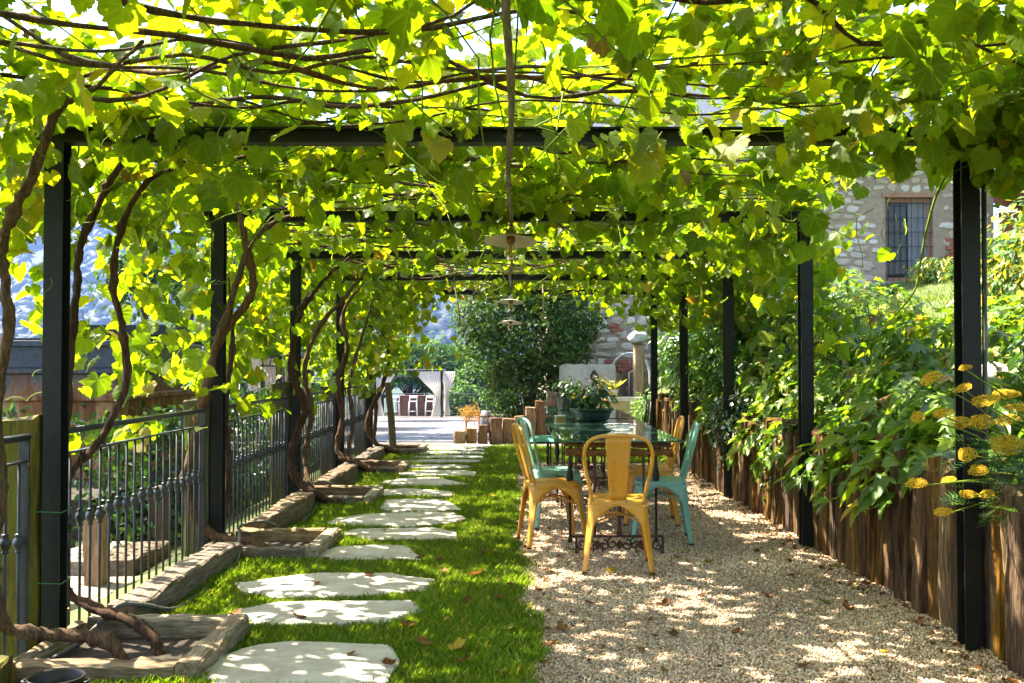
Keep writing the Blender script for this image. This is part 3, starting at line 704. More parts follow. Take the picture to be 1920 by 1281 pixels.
# ------------------------------------------------------------------ metal chairs
def chair_parts(mat):
    parts = {}
    SW, SD, SH = .355, .355, .445; FW = .44
    # seat: pressed sheet with rounded corners and a rolled edge
    def rsq(w, rad, z, n=5):
        out = []
        for cx, cy, a0 in ((1, 1, 0), (-1, 1, 90), (-1, -1, 180), (1, -1, 270)):
            for k in range(n + 1):
                a = math.radians(a0 + 90 * k / n); out.append((cx * (w / 2 - rad) + rad * math.cos(a), cy * (w / 2 - rad) + rad * math.sin(a), z))
        return out
    rings = [rsq(SW * .15, .02, SH - .012), rsq(SW * .55, .05, SH - .010), rsq(SW * .82, .06, SH - .002), rsq(SW * .95, .06, SH), rsq(SW * .995, .06, SH - .006), rsq(SW, .06, SH - .018), rsq(SW + .004, .06, SH - .036)]
    n = len(rings[0]); vs = [p for q in rings for p in q] + [(0, 0, SH - .013)]
    fs = [(i * n + k, (i + 1) * n + k, (i + 1) * n + (k + 1) % n, i * n + (k + 1) % n) for i in range(len(rings) - 1) for k in range(n)] + [(len(vs) - 1, k, (k + 1) % n) for k in range(n)]
    mb = MB(); mb.add(vs, fs); parts['seat'] = mb.mesh('seat', mat, True)
    # leg: pressed angle that widens into the arched apron at its top
    lv = 16; vs = []; zt = SH - .03
    for i in range(lv):
        q = i / (lv - 1); z = zt * q
        half_side = (SW / 2 + .002) if q > .93 else (FW / 2 + (SW / 2 + .002 - FW / 2) * (q / .93) ** .9)
        aw = .026 + .020 * q + max(0, (q - .60) / .40) ** 2.6 * (half_side - .046 - .002)
        aw = min(aw, half_side - .001)
        rc = .016 + .022 * q + .045 * max(0, q - .9) * 8 * .1
        dent = .010 * math.exp(-((q - .62) / .13) ** 2)
        c = half_side
        prof = [(c - aw, c - .006), (c - aw, c), (c - aw * .55 - rc * .3, c + .001), (c - rc, c)]
        for a in (67.5, 45, 22.5):
            prof.append((c - rc + (rc - dent) * math.cos(math.radians(a)), c - rc + (rc - dent) * math.sin(math.radians(a))))
        prof += [(c, c - rc), (c + .001, c - aw * .55 - rc * .3), (c, c - aw), (c - .006, c - aw)]
        vs += [(x, y, z) for x, y in prof]
    m = 11; fs = [(i * m + k, i * m + k + 1, (i + 1) * m + k + 1, (i + 1) * m + k) for i in range(lv - 1) for k in range(m - 1)]
    mb = MB(); mb.add(vs, fs); mb.box(FW / 2 - .028, FW / 2 + .001, FW / 2 - .028, FW / 2 + .001, -.004, .006) if False else None
    parts['leg'] = mb.mesh('leg', mat, True)
    mb = MB(); mb.box(FW / 2 - .030, FW / 2 + .002, FW / 2 - .030, FW / 2 + .002, -.002, .010); parts['foot'] = mb.mesh('foot', 'black_iron')
    # back hoop (back is at -y)
    hp = [(-.155, -.150, .425), (-.168, -.172, .50), (-.190, -.200, .60), (-.208, -.226, .70), (-.200, -.243, .775), (-.160, -.254, .825), (-.085, -.260, .847), (0, -.262, .852)]
    hp = hp + [(-x, y, z) for x, y, z in hp[-2::-1]]
    mb = MB(); mb.tube(spline(hp, 4), .0115, 8); parts['back_hoop'] = mb.mesh('back_hoop', mat, True)
    # splat, widening upward, with a pressed panel
    vs = []; lv = 9
    for i in range(lv):
        q = i / (lv - 1); z = .432 + (.845 - .432) * q; y = -.158 - (.262 - .158) * (q ** .92); w = .052 + .028 * q
        ins = .010 if .12 < q < .88 else 0
        for u in (-1, -.94, -.55, -.48, .48, .55, .94, 1): vs.append((u * w, y + (.006 if abs(u) == 1 else 0) + (.005 if ins and abs(u) < .5 else 0) - .002 * (1 - u * u), z))
    m = 8; fs = [(i * m + k, i * m + k + 1, (i + 1) * m + k + 1, (i + 1) * m + k) for i in range(lv - 1) for k in range(m - 1)]
    mb = MB(); mb.add(vs, fs); parts['splat'] = mb.mesh('splat', mat, True)
    # cross brace under the seat
    mb = MB(); e = .165
    mb.tube([(-e, -e, .30), (0, 0, .335), (e, e, .30)], .007, 6); mb.tube([(-e, e, .30), (0, 0, .349), (e, -e, .30)], .007, 6); parts['brace'] = mb.mesh('brace', mat, True)
    return parts
CP = {m: chair_parts(m) for m in ('yellow_paint', 'turquoise_paint')}
def solid(o, th):
    md = o.modifiers.new('thickness', 'SOLIDIFY'); md.thickness = th; md.offset = 0; return o
def metal_chair(mat, x, y, face, label):
    """face: direction the sitter looks, degrees from +Y towards -X"""
    p = CP[mat]; t_ = thing('metal_chair', label, 'chair', (x, y, 0), math.radians(face), 'pressed metal chairs at the table')
    solid(put('seat', p['seat'], t_), .003)
    for k in range(4):
        l = solid(put('leg', p['leg'], t_, (0, 0, .004), (0, 0, k * math.pi / 2)), .0035); put('foot', p['foot'], l)
    put('back_hoop', p['back_hoop'], t_); solid(put('splat', p['splat'], t_), .003); put('brace', p['brace'], t_)
    return t_
metal_chair('yellow_paint', .665, 6.32, -4, 'front yellow metal chair with its back to the camera')
metal_chair('yellow_paint', .285, 7.16, -80, 'yellow metal chair on the lawn side of the table')
metal_chair('turquoise_paint', .33, 8.0, -74, 'turquoise metal chair on the lawn side, behind the yellow one')
metal_chair('turquoise_paint', 1.085, 7.30, 84, 'turquoise metal chair on the timber wall side of the table')
metal_chair('yellow_paint', 1.12, 8.12, 86, 'yellow metal chair on the timber wall side, behind the turquoise one')

# ------------------------------------------------------------------ tables
def scroll(cx, cz, r0, turns, sgn, start, n=26):
    return [(cx + sgn * r0 * (1 - .8 * k / n) * math.cos(start + 2 * math.pi * turns * k / n), 0, cz + r0 * (1 - .8 * k / n) * math.sin(start + 2 * math.pi * turns * k / n)) for k in range(n + 1)]
def scroll_foot(w, h):
    mb = MB(); a, b = -w / 2, w / 2
    mb.box(a, b, -.010, .010, h - .016, h); mb.box(a, a + .014, -.010, .010, .0, h - .0165); mb.box(b - .014, b, -.010, .010, .0, h - .0165)
    for c in (-.36, .36):
        for s_ in (-1, 1): mb.tube(scroll(c * w - s_ * .038 * (1 if c < 0 else 1), h * .5, .040, 1.25, s_, math.pi), .006, 5)
    for c in (-.13, .13):
        for s_ in (-1, 1): mb.tube(scroll(c * w + s_ * .030, h * .5 + s_ * .006, .040, 1.2, s_, math.pi / 2), .006, 5)
    for c in (-.245, 0, .245):
        mb.prism([(-.030, 0), (-.012, -.020), (0, -.034), (.012, -.020), (.030, 0), (.012, .020), (0, .034), (-.012, .020)], (c * w, -.008, h * .48), (1, 0, 0), (0, 0, 1), (0, .016, 0))
    for c in (-.47, -.30, -.19, .19, .30, .47):
        mb.tube([(c * w, 0, .006), (c * w * .97, 0, h * .25), (c * w, 0, h * .5)], .005, 5)
    return mb
FOOT = scroll_foot(.60, .125).mesh('scroll_foot', 'rust_iron')
bal = MB(); bal.lathe([(.012, .0), (.024, .01), (.014, .03), (.011, .12), (.020, .15), (.012, .18), (.010, .38), (.019, .42), (.030, .46), (.019, .50), (.012, .53), (.012, .62)], 10); BAL = bal.mesh('baluster', 'rust_iron', True)
def table(x0, x1, y0, y1, zt, feet, label, glass=True):
    t_ = thing('garden_table', label, 'table', ((x0 + x1) / 2, (y0 + y1) / 2, 0), 0, 'iron garden tables'); L = y1 - y0; w = x1 - x0
    mb = MB(); c = .004
    mb.prism([(-w / 2 + c, 0), (w / 2 - c, 0), (w / 2, c), (w / 2, .010 - c), (w / 2 - c, .010), (-w / 2 + c, .010), (-w / 2, .010 - c), (-w / 2, c)], (0, -L / 2, zt - .010), (1, 0, 0), (0, 0, 1), (0, L, 0)); mb.build('glass_top', 'table_glass', t_)
    for k in range(5):
        xx = -.30 + k * .15; me = sleeper(L - .16, .135, .030, 'y', 'table_wood', 600 + k + int(y0)); put('board', me, t_, (xx, 0, zt - .052))
    for q in feet:
        yy = (q - .5) * L
        me = sleeper(.72, .07, .045, 'x', 'table_wood', 620 + int(q * 10)); put('cross_rail', me, t_, (0, yy, zt - .105))
        put('scroll_foot', FOOT, t_, (0, yy, 0))
        put('baluster', BAL, t_, (0, yy, .126))
        for s_ in (-1, 1):
            mb = MB(); mb.tube([(s_ * .165, yy, .125), (s_ * .165, yy, zt - .105)], .008, 6); mb.build('rod', 'rust_iron', t_, True)
            mb = MB(); mb.lathe([(.014, 0), (.017, .02), (.010, .04), (.009, .36), (.017, .41), (.026, .47), (.017, .53), (.010, .57), (.012, zt - .055)], 10); mb.build('leg', 'black_iron', t_, True, (s_ * .31, yy + .42, 0))
    return t_
table(.29, 1.165, 6.72, 9.32, .765, (.02, .80), 'near glass-topped garden table on scrolled iron feet, flower bowl on it')
table(.36, 1.20, 9.55, 12.1, .765, (.25, .85), 'far glass-topped garden table reaching towards the stone basin')

# ------------------------------------------------------------------ iron chairs around the far table
def iron_chair(x, y, face, label, cush):
    t_ = thing('iron_chair', label, 'chair', (x, y, 0), math.radians(face), 'black iron chairs at the far table'); w = .21
    for s_ in (-1, 1):
        mb = MB(); mb.tube([(s_ * w, .2, 0), (s_ * w, .2, .44)], .009, 6); mb.build('leg', 'black_iron', t_, True)
        mb = MB(); mb.tube([(s_ * w, -.21, 0), (s_ * w, -.2, .44), (s_ * w, -.245, .93)], .009, 6); mb.lathe([(.0, .03), (.013, .02), (.016, .008), (.010, -.004)], 8, (s_ * w, -.246, .935)); mb.build('leg', 'black_iron', t_, True)
        mb = MB(); mb.tube([(s_ * w, -.2, .12), (s_ * w, .2, .12)], .006, 6); mb.build('stretcher', 'black_iron', t_, True)
    mb = MB(); mb.box(-w, w, -.2, .2, .428, .442); mb.build('seat', 'black_iron', t_)
    mb = MB(); mb.tube([(-w, -.236, .86), (w, -.236, .86)], .008, 6); mb.build('back_rail', 'black_iron', t_, True)
    mb = MB(); mb.tube([(-w, -.212, .60), (w, -.212, .60)], .008, 6); mb.build('back_rail', 'black_iron', t_, True)
    for q in (-.1, 0, .1):
        mb = MB(); mb.tube([(q, -.212, .60), (q, -.236, .86)], .006, 6); mb.build('back_bar', 'black_iron', t_, True)
    if cush:
        mb = MB(); vs = []
        for i in range(7):
            for j in range(7):
                u, v = i / 3 - 1, j / 3 - 1; h = .05 * (1 - abs(u) ** 4) * (1 - abs(v) ** 4); vs.append((u * .205, v * .2, .447 + h))
        mb.add(vs, [(i * 7 + j, (i + 1) * 7 + j, (i + 1) * 7 + j + 1, i * 7 + j + 1) for i in range(6) for j in range(6)]); mb.build('cushion', 'cushion', t_, True)
iron_chair(.36, 10.9, -90, 'black iron chair with a green cushion on the lawn side of the far table', True)
iron_chair(.66, 12.5, 180, 'black iron chair at the head of the far table, before the stone slab', False)
iron_chair(1.34, 11.5, 90, 'black iron chair on the wall side of the far table', False)
# ------------------------------------------------------------------ things on the table
fb = thing('flower_bowl', 'low dark green glazed bowl with a leafy flowering plant on the near table', 'flower bowl', (.72, 9.0, .766))
mb = MB(); mb.lathe([(0, .002), (.135, .002), (.15, .012), (.172, .07), (.185, .098), (.205, .104), (.207, .112), (.195, .114), (.178, .104), (.16, .07), (0, .085)], 32, sy=.8); mb.build('bowl', 'pot_glaze', fb, True)
def bushy(parent, name, c, rad, n, size, cols, shapes, mat='small_leaf', up=.6, shell=.3, droop=.3, **k):
    p, nr = blob_leaves(c, rad, n, shell, up, **k)
    tip = norm((p - np.array(c)) + rng.normal(0, .35, p.shape) * np.mean(rad) + np.array([0, 0, -droop]))
    me = inst_mesh(name, shapes, p, frames(nr, tip), size * rng.uniform(.65, 1.25, len(p)), pick(cols, len(p)), mat, True)
    o = put(name, me, parent); return o
def under(o, par): loc_par(o, par); return o
under(bushy(None, 'foliage', (.72, 9.0, .985), (.20, .15, .15), 430, .052, [(.025, .06, .014), (.04, .09, .018), (.016, .04, .012)], OVAL, noise_amp=.6), fb)
for i in range(9):
    a = random.uniform(0, 6.28); mb = MB(); p0 = Vector((.02 * math.cos(a), .02 * math.sin(a), .08)); p1 = Vector((.14 * math.cos(a), .10 * math.sin(a), random.uniform(.24, .36)))
    mb.tube([p0, (p0 + p1) / 2 + Vector((0, 0, .05)), p1], [.005, .004, .002], 5); mb.build('stem', 'green_stem', fb, True)
for i in range(9):
    a = random.uniform(0, 6.28); mb = MB(); mb.lathe([(.0, -.004), (.012, 0), (.017, .009), (.009, .011), (0, .006)], 8)
    mb.build('blossom', random.choice(('flower_yellow', 'flower_red')), fb, True, (.2 * math.cos(a), .14 * math.sin(a) - .05, random.uniform(.17, .3)), (random.uniform(.2, 1.2), random.uniform(-.6, .6), 0))
pot = thing('flower_pot', 'dark tapered flower pot standing behind the flower bowl', 'flower pot', (.63, 11.1, .766))
mb = MB(); mb.lathe([(0, 0), (.10, 0), (.12, .02), (.145, .17), (.155, .175), (.155, .19), (.14, .19), (.125, .15), (0, .15)], 20); mb.build('pot', 'pot_dark', pot, True)
under(bushy(None, 'foliage', (.63, 11.1, 1.03), (.17, .15, .11), 160, .06, [(.03, .07, .018), (.05, .10, .02)], OVAL), pot)
bx_ = thing('paper_box', 'small pale box lying on the near table left of the bowl', 'box', (.445, 9.25, .766), .2)
mb = MB(); mb.box(-.045, .045, -.03, .03, 0, .028); mb.build('body', 'straw', bx_); mb = MB(); mb.box(-.047, .047, -.032, .032, .0285, .04); mb.build('lid', 'white_pot', bx_)
ds = thing('wire_dish', 'round white wire dish on the near table behind the front chair', 'dish', (.84, 7.75, .766))
for r_, z in ((.06, .005), (.10, .022), (.125, .045)):
    mb = MB(); mb.tube([(r_ * math.cos(a), r_ * math.sin(a), z) for a in np.linspace(0, 6.2832, 29)], .0035, 5); mb.build('ring', 'white_paint', ds, True)
for k in range(10):
    a = k * .628; mb = MB(); mb.tube([(r_ * math.cos(a), r_ * math.sin(a), z) for r_, z in ((.0, .004), (.06, .005), (.10, .022), (.125, .045))], .002, 4); mb.build('wire', 'white_paint', ds, True)

# ------------------------------------------------------------------ stone house
HY = 19.0
house = thing('stone_house', 'old rubble stone house with a barred window behind the planted bank', 'house', (5, HY, 0))
def hp(o): return loc_par(o, house)
WX0, WX1, WZ0, WZ1 = 7.14, 8.06, 2.86, 4.46
mb = MB()
def wl(a, b, c, d): mb.box(a, b, HY, HY + .5, c, d)
wl(.7, WX0, -.2, 5.3); wl(WX1, 9.22, -.2, 5.3); wl(WX0, WX1, -.2, WZ0); wl(WX0, WX1, WZ1, 5.3); mb.box(8.72, 9.22, HY + .5, HY + 8, -.2, 5.3); mb.box(.7, 1.2, HY + .5, HY + 8, -.2, 5.3); hp(mb.build('wall', 'lime_plaster'))
# rubble stones, each set proud of the mortar
def stone_mesh(i):
    r = np.random.default_rng(700 + i); n = 9; a = np.sort(r.uniform(0, .35, n) + np.arange(n) * 2 * math.pi / n)
    rad = 1 + r.normal(0, .10, n)
    o_ = [(math.copysign(abs(math.cos(q)) ** .75, math.cos(q)) * k, math.copysign(abs(math.sin(q)) ** .75, math.sin(q)) * k) for q, k in zip(a, rad)]
    vs = [(x, .02, z) for x, z in o_] + [(x * .94, -.018 + r.normal(0, .003), z * .92) for x, z in o_] + [(x * .5, -.027 + r.normal(0, .005), z * .5) for x, z in o_] + [(0, -.029, 0)]
    fs = [(L_ * n + k, (L_ + 1) * n + k, (L_ + 1) * n + (k + 1) % n, L_ * n + (k + 1) % n) for L_ in range(2) for k in range(n)] + [(2 * n + k, 3 * n, 2 * n + (k + 1) % n) for k in range(n)]
    mb = MB(); mb.add(vs, [q[::-1] for q in fs]); return mb.mesh('stone', 'rubble')
SM = [stone_mesh(i) for i in range(14)]
cells = []; z = .1
while z < 5.2:
    rh = random.uniform(.10, .19); x = .75 + random.uniform(0, .2)
    while x < 9.15:
        w = random.uniform(.14, .42) * random.choice((.7, 1, 1.15)); h = rh * random.uniform(.6, 1.05)
        cx, cz = x + w / 2, z + rh / 2 + random.uniform(-.03, .03)
        if not (WX0 - w / 2 - .06 < cx < WX1 + w / 2 + .06 and WZ0 - h / 2 - .05 < cz < WZ1 + h / 2 + .08) and cx + w / 2 < 9.2:
            cells.append((cx, cz, w * .50, h * .56))
        x += w + random.uniform(.015, .06)
    z += rh + random.uniform(.008, .03)
def px_of(x, z): return 960 + x * F / HY, 681 - (z - CAM_H) * F / HY
def vis(c):
    px, py = px_of(c[0], c[1])
    return (1520 < px < 1870 and 290 < py < 575) or (1060 < px < 1200 and 555 < py < 760) or (1300 < px < 1520 and 500 < py < 620)
vs_ = [c for c in cells if vis(c)]; vs_.sort(key=lambda c: -c[2] * c[3]); big = vs_[:290]; bigset = set(big)
for c in big: hp(put('stone', SM[random.randrange(14)], None, (c[0], HY, c[1]), (0, random.uniform(-.15, .15), 0), (c[2], 1, c[3])))
rest = [c for c in cells if c not in bigset]; mbs = MB()
for c in rest:
    me = SM[random.randrange(14)]; mbs.add([(c[0] + v.co.x * c[2], HY + v.co.y, c[1] + v.co.z * c[3]) for v in me.vertices], [tuple(p.vertices) for p in me.polygons])
o = mbs.build('stonework', 'rubble'); o['kind'] = 'stuff'; hp(o)
# brick patches
brk = MB(); brk.box(-.12, .12, -.035, .01, -.03, .03); BR = brk.mesh('brick', 'brick')
for (px, py, nx, nz) in ((1150, 612, 1, 2), (1143, 678, 3, 4), (1785, 450, 1, 5), (1345, 560, 4, 2), (1155, 720, 2, 6)):
    for i in range(nx):
        for j in range(nz):
            x = (px - 960) * HY / F + i * .255 + (j % 2) * .07; zz = CAM_H + (681 - py) * HY / F - j * .075
            hp(put('brick', BR, None, (x, HY - .012, zz), (0, random.uniform(-.03, .03), 0), (random.uniform(.85, 1), 1, 1)))
# barred window with a half-drawn grey curtain
win = bpy.data.objects.new('window', None); win.location = ((WX0 + WX1) / 2, HY, WZ0); link(win); hp(win)
w2 = (WX1 - WX0) / 2; hh = WZ1 - WZ0
for (a, b, c, d) in ((-w2, -w2 + .08, .0, hh), (w2 - .08, w2, .0, hh), (-w2 + .08, w2 - .08, hh - .08, hh), (-w2 + .08, w2 - .08, 0, .07)):
    mb = MB(); mb.box(a, b, .10, .17, c, d); mb.build('frame', 'window_wood', win)
mb = MB(); mb.box(-w2 - .06, w2 + .06, -.035, .09, hh + .002, hh + .085); mb.build('lintel', 'window_wood', win)
mb = MB(); mb.box(-w2 + .08, w2 - .08, .150, .156, .07, hh - .08); mb.build('pane', 'window_glass', win)
cv = [((.02 + k * .0135), .125 + .012 * math.sin(k * 1.15), zz) for zz in (.075, hh - .085) for k in range(28)]
mb = MB(); mb.add(cv, [(k, k + 1, 28 + k + 1, 28 + k) for k in range(27)]); mb.build('curtain', 'curtain_grey', win, True)
for k in range(8):
    x = -w2 + .05 + k * (2 * w2 - .1) / 7; mb = MB(); mb.tube([(x, .03, 0), (x, .03, hh)], .007, 5); mb.build('grille_bar', 'grille', win)
for k in range(6):
    zz = .12 + k * (hh - .24) / 5; mb = MB(); mb.tube([(-w2, .018, zz), (w2, .018, zz)], .008, 5); mb.build('grille_bar', 'grille', win)
# roof with projecting rafters
mb = MB(); mb.prism([(-.65, 5.38), (4.6, 7.9), (4.6, 8.0), (-.65, 5.48)], (.3, HY, 0), (0, 1, 0), (0, 0, 1), (9.4, 0, 0)); rf = hp(mb.build('roof', 'roof_slate'))
for k in range(19):
    x = .55 + k * .49; mb = MB(); mb.prism([(-.55, 5.30), (.6, 5.85), (.6, 5.96), (-.55, 5.41)], (x - .05, HY, -.005), (0, 1, 0), (0, 0, 1), (.10, 0, 0)); mb.build('rafter', 'eave_wood', rf)
mb = MB(); mb.tube([(.3, HY - .72, 5.40), (9.7, HY - .72, 5.40)], .06, 8); mb.build('gutter', 'roof_slate', rf, True)
# timber porch at the right end
por = thing('timber_porch', 'red-brown timber porch roof at the right end of the stone house', 'porch', (10.4, 17.8, 3.0))
def pp(o): return loc_par(o, por)
for k in range(5):
    mb = MB(); mb.prism([(0, 4.35), (1.9, 3.75), (1.9, 3.93), (0, 4.53)], (9.23, 18.9 - k * .55, 0), (1, 0, 0), (0, 0, 1), (0, .12, 0)); pp(mb.build('rafter', 'eave_wood'))
mb = MB(); mb.prism([(-.1, 4.56), (2.1, 3.88), (2.1, 3.94), (-.1, 4.62)], (9.3, 16.4, 0), (1, 0, 0), (0, 0, 1), (0, 2.8, 0)); pp(mb.build('roof', 'roof_slate'))
mb = MB(); mb.box(9.24, 11.2, 16.5, 16.66, 3.42, 3.62); pp(mb.build('beam', 'eave_wood'))
mb = MB(); mb.box(9.26, 11.4, 18.8, 18.9, 1.8, 4.15); pp(mb.build('boarding', 'eave_wood'))
for x in (9.30, 11.0):
    mb = MB(); mb.box(x, x + .14, 16.52, 16.64, 1.5, 3.418); pp(mb.build('post', 'eave_wood'))

# ------------------------------------------------------------------ fountain slab, trough, gate, log edging
fs_ = thing('stone_slab', 'upright grey stone slab with an iron ring behind the tables', 'stone slab', (1.325, 17.3, 0))
mb = MB(); n = 24; r = np.random.default_rng(5); top = [(-.50 + k / n, 1.27 + r.normal(0, .006)) for k in range(n + 1)]; top[0] = (-.50, 1.22); top[-1] = (.47, 1.25)
mb.prism([(-.50, -.1), (.50, -.1)] + top[::-1], (0, 0, 0), (1, 0, 0), (0, 0, 1), (0, .16, 0)); mb.build('slab', 'concrete', fs_)
mb = MB(); mb.tube([(.10 + .055 * math.cos(a), -.02, 1.06 + .06 * math.sin(a)) for a in np.linspace(0, 6.2832, 17)], .014, 6); mb.build('ring', 'black_iron', fs_, True)
mb = MB(); mb.lathe([(0, .03), (.03, .02), (.035, 0)], 10); mb.build('boss', 'black_iron', fs_, True, (.10, 0, 1.135), (math.pi / 2, 0, 0))
tr_ = thing('stone_trough', 'mossy yellowish stone trough beside the slab', 'trough', (1.72, 16.7, 0))
mb = MB(); mb.box(-.42, .42, -.26, .26, -.05, .66); mb.build('body', 'mossy_stone', tr_); mb = MB()
for a in ((-.44, .44, -.29, -.21), (-.44, .44, .21, .29), (-.44, -.36, -.209, .209), (.36, .44, -.209, .209)): mb.box(*a, .662, .72)
mb.build('rim', 'concrete', tr_)
pl = thing('potted_grass', 'small white pot of pale yellow grass on the stone trough', 'potted plant', (1.70, 16.62, .721))
mb = MB(); mb.lathe([(0, 0), (.05, 0), (.075, .12), (.08, .125), (.07, .125), (.06, .1), (0, .1)], 14); mb.build('pot', 'white_pot', pl, True)
n = 90; a = rng.uniform(0, 6.28, n); tip = np.stack([np.cos(a) * .5, np.sin(a) * .5, rng.uniform(.5, 1, n)], -1); nr = np.stack([-np.cos(a), -np.sin(a), .6 + 0 * a], -1)
me = inst_mesh('blades', [dart(.03, .3)], np.tile(np.array([[0, 0, .1]]), (n, 1)), frames(nr, tip), rng.uniform(.15, .32, n), pick([(.42, .42, .10), (.5, .48, .16)], n), 'grass_blade'); put('blades', me, pl)
pl = thing('clay_pot', 'small brown clay pot of dry flowers on the stone trough', 'flower pot', (1.46, 16.62, .721))
mb = MB(); mb.lathe([(0, 0), (.05, 0), (.068, .10), (.075, .10), (.075, .12), (.06, .12), (0, .09)], 14); mb.build('pot', 'terracotta', pl, True)
under(bushy(None, 'foliage', (1.46, 16.62, .98), (.12, .1, .12), 90, .05, [(.25, .12, .06), (.10, .11, .03), (.5, .4, .3)], OVAL), pl)
gt = thing('garden_gate', 'weathered wooden gate with a pale arched hoop beside the stone slab', 'gate', (2.12, 17.9, 0))
for k in range(5):
    mb = MB(); mb.box(-.27 + k * .11, -.175 + k * .11, -.015, .015, .35, 1.10 + .06 * math.sin(k * 2.1)); mb.build('board', 'gate_wood', gt)
for zz in (.5, .95):
    mb = MB(); mb.box(-.27, .27, .017, .045, zz, zz + .07); mb.build('rail', 'gate_wood', gt)
mb = MB(); pts = [(-.36, 0, -.1), (-.36, 0, 1.05)] + [(-.36 * math.cos(q), 0, 1.05 + .42 * math.sin(q)) for q in np.linspace(.2, 2.95, 12)] + [(.36, 0, 1.05), (.36, 0, -.1)]
mb.tube(pts, .022, 7); mb.build('hoop', 'white_pot', gt, True)
mb = MB(); pts = [(-.02, -.03, .3), (-.02, -.03, 1.12), (.08, -.03, 1.16), (.2, -.03, 1.12)]; mb.tube(pts, .015, 6); mb.build('handle', 'white_pot', gt, True)
gp = thing('gate_post', 'tall wooden gate post with a pale stone bound on its top', 'post', (2.19, 17.2, 0))
mb = MB(); put('shaft', timber_mesh('shaft', 'gate_wood', .19, .17, 1.62, 77, 6), gp)
v = IV * np.array([.16, .14, .13]) * (1 + .08 * np.random.default_rng(3).normal(size=(len(IV), 1))); mb = MB(); mb.add(v, [tuple(f) for f in IF]); mb.build('cap_stone', 'concrete', gp, False, (-.02, 0, 1.73))
mb = MB(); mb.tube([(-.12, -.10, 1.62), (.11, -.10, 1.60), (.11, .1, 1.6), (-.12, .1, 1.62), (-.12, -.10, 1.62)], .008, 5); mb.build('wire', 'wire', gp)
# log edging climbing to the slab
LG = [timber_mesh('log', 'log_wood', .21, .18, 1.0, 800 + i, 5, .006, random.uniform(-.05, .05)) for i in range(6)]
le = thing('log_edging', 'stepped row of upright cut logs holding the shrub bed', 'log edging', (-.2, 16.3, 0))
for (px, top_, w, Y_) in ((862, 808, 22, 15.9), (884, 803, 20, 16.0), (905, 797, 17, 16.1), (930, 784, 24, 16.2), (953, 785, 22, 16.35), (975, 780, 22, 16.5), (994, 764, 20, 16.6), (1014, 752, 22, 16.7), (1036, 735, 20, 16.9)):
    x = (px - 960) * Y_ / F; h = CAM_H + (681 - top_) * Y_ / F + .05
    loc_par(put('log', LG[random.randrange(6)], None, (x, Y_, -.08), (0, 0, random.uniform(-.1, .1)), (w * Y_ / F / .21, 1, h + .03)), le)
mb = MB(); mb.box(-.40, .85, 17.0, 18.9, -.1, .30); o = mb.build('shrub_bed', 'soil'); o['kind'] = 'structure'

# chair with straw bundle, grey barrel
sc_ = thing('straw_chair', 'small orange wooden chair carrying a bundle of straw beside the logs', 'chair', (-.86, 21.8, -.26))
for s_ in (-1, 1):
    mb = MB(); mb.box(s_ * .14 - .015, s_ * .14 + .015, -.14, -.11, 0, .28); mb.build('leg', 'orange_wood', sc_); mb = MB(); mb.box(s_ * .14 - .015, s_ * .14 + .015, .11, .14, 0, .5); mb.build('leg', 'orange_wood', sc_)
for k in range(4):
    mb = MB(); mb.box(-.16, .16, -.15 + k * .075, -.09 + k * .075, .281, .30); mb.build('slat', 'orange_wood', sc_)
for z in (.38, .45):
    mb = MB(); mb.box(-.155, .155, .105, .1095, z, z + .04); mb.build('back_slat', 'orange_wood', sc_)
n = 500; p = np.array([-.06, 0, .46]) + rng.normal(0, 1, (n, 3)) * np.array([.10, .07, .08]); d = norm(rng.normal(0, 1, (n, 3)) * np.array([.7, .5, .6]) + np.array([0, 0, -.4]))
put('straw_bundle', inst_mesh('straw_bundle', [dart(.05, .1)], p, frames(norm(rng.normal(size=(n, 3))), d), rng.uniform(.08, .15, n), pick([(.46, .27, .07), (.60, .40, .14), (.34, .17, .05)], n), 'dry_leaf'), sc_)['kind'] = 'stuff'
br_ = thing('grey_barrel', 'narrow blue-grey barrel behind the straw chair', 'barrel', (-.58, 22.4, -.28))
mb = MB(); mb.lathe([(0, 0), (.11, 0), (.135, .15), (.14, .25), (.135, .35), (.11, .5), (.09, .5), (0, .47)], 18); mb.build('body', 'barrel_grey', br_, True)
for z, r_ in ((.12, .134), (.38, .136)):
    mb = MB(); mb.lathe([(r_, -.015), (r_ + .005, -.015), (r_ + .005, .015), (r_, .015)], 18); mb.build('hoop', 'black_iron', br_, True, (0, 0, z))

# ------------------------------------------------------------------ gazebo on the far court
GZ = -1.2
def drape(name, parent, x, y, ztop, zbot, w, tie, sway=0, folds=7, mat='curtain', axis='x', amp=.05):
    """hanging cloth, gathered at a tie"""
    nu, nv = folds * 4 + 1, 14; V = []
    for j in range(nv):
        q = j / (nv - 1); z = ztop + (zbot - ztop) * q
        if tie:
            e = smoothstep(0, 1, np.array(q / tie)) if q < tie else smoothstep(0, 1, np.array((q - tie) / (1 - tie)))
            wid = w * (1 + (.2 - 1) * e) if q < tie else w * (.2 + .22 * e); off = sway * (1 - e) if q < tie else sway * .15 * e
        else: wid = w * (1 - .35 * math.sin(q * 2.4)); off = 0
        for i in range(nu):
            u = i / (nu - 1) - .5; a, b = off + u * wid, amp * math.cos(i * math.pi / 2) * (.6 + .4 * q)
            V.append((x + a, y + b, z) if axis == 'x' else (x + b, y + a, z))
    o = put(name, grid_mesh(name, V, nu, nv, mat), parent); return o
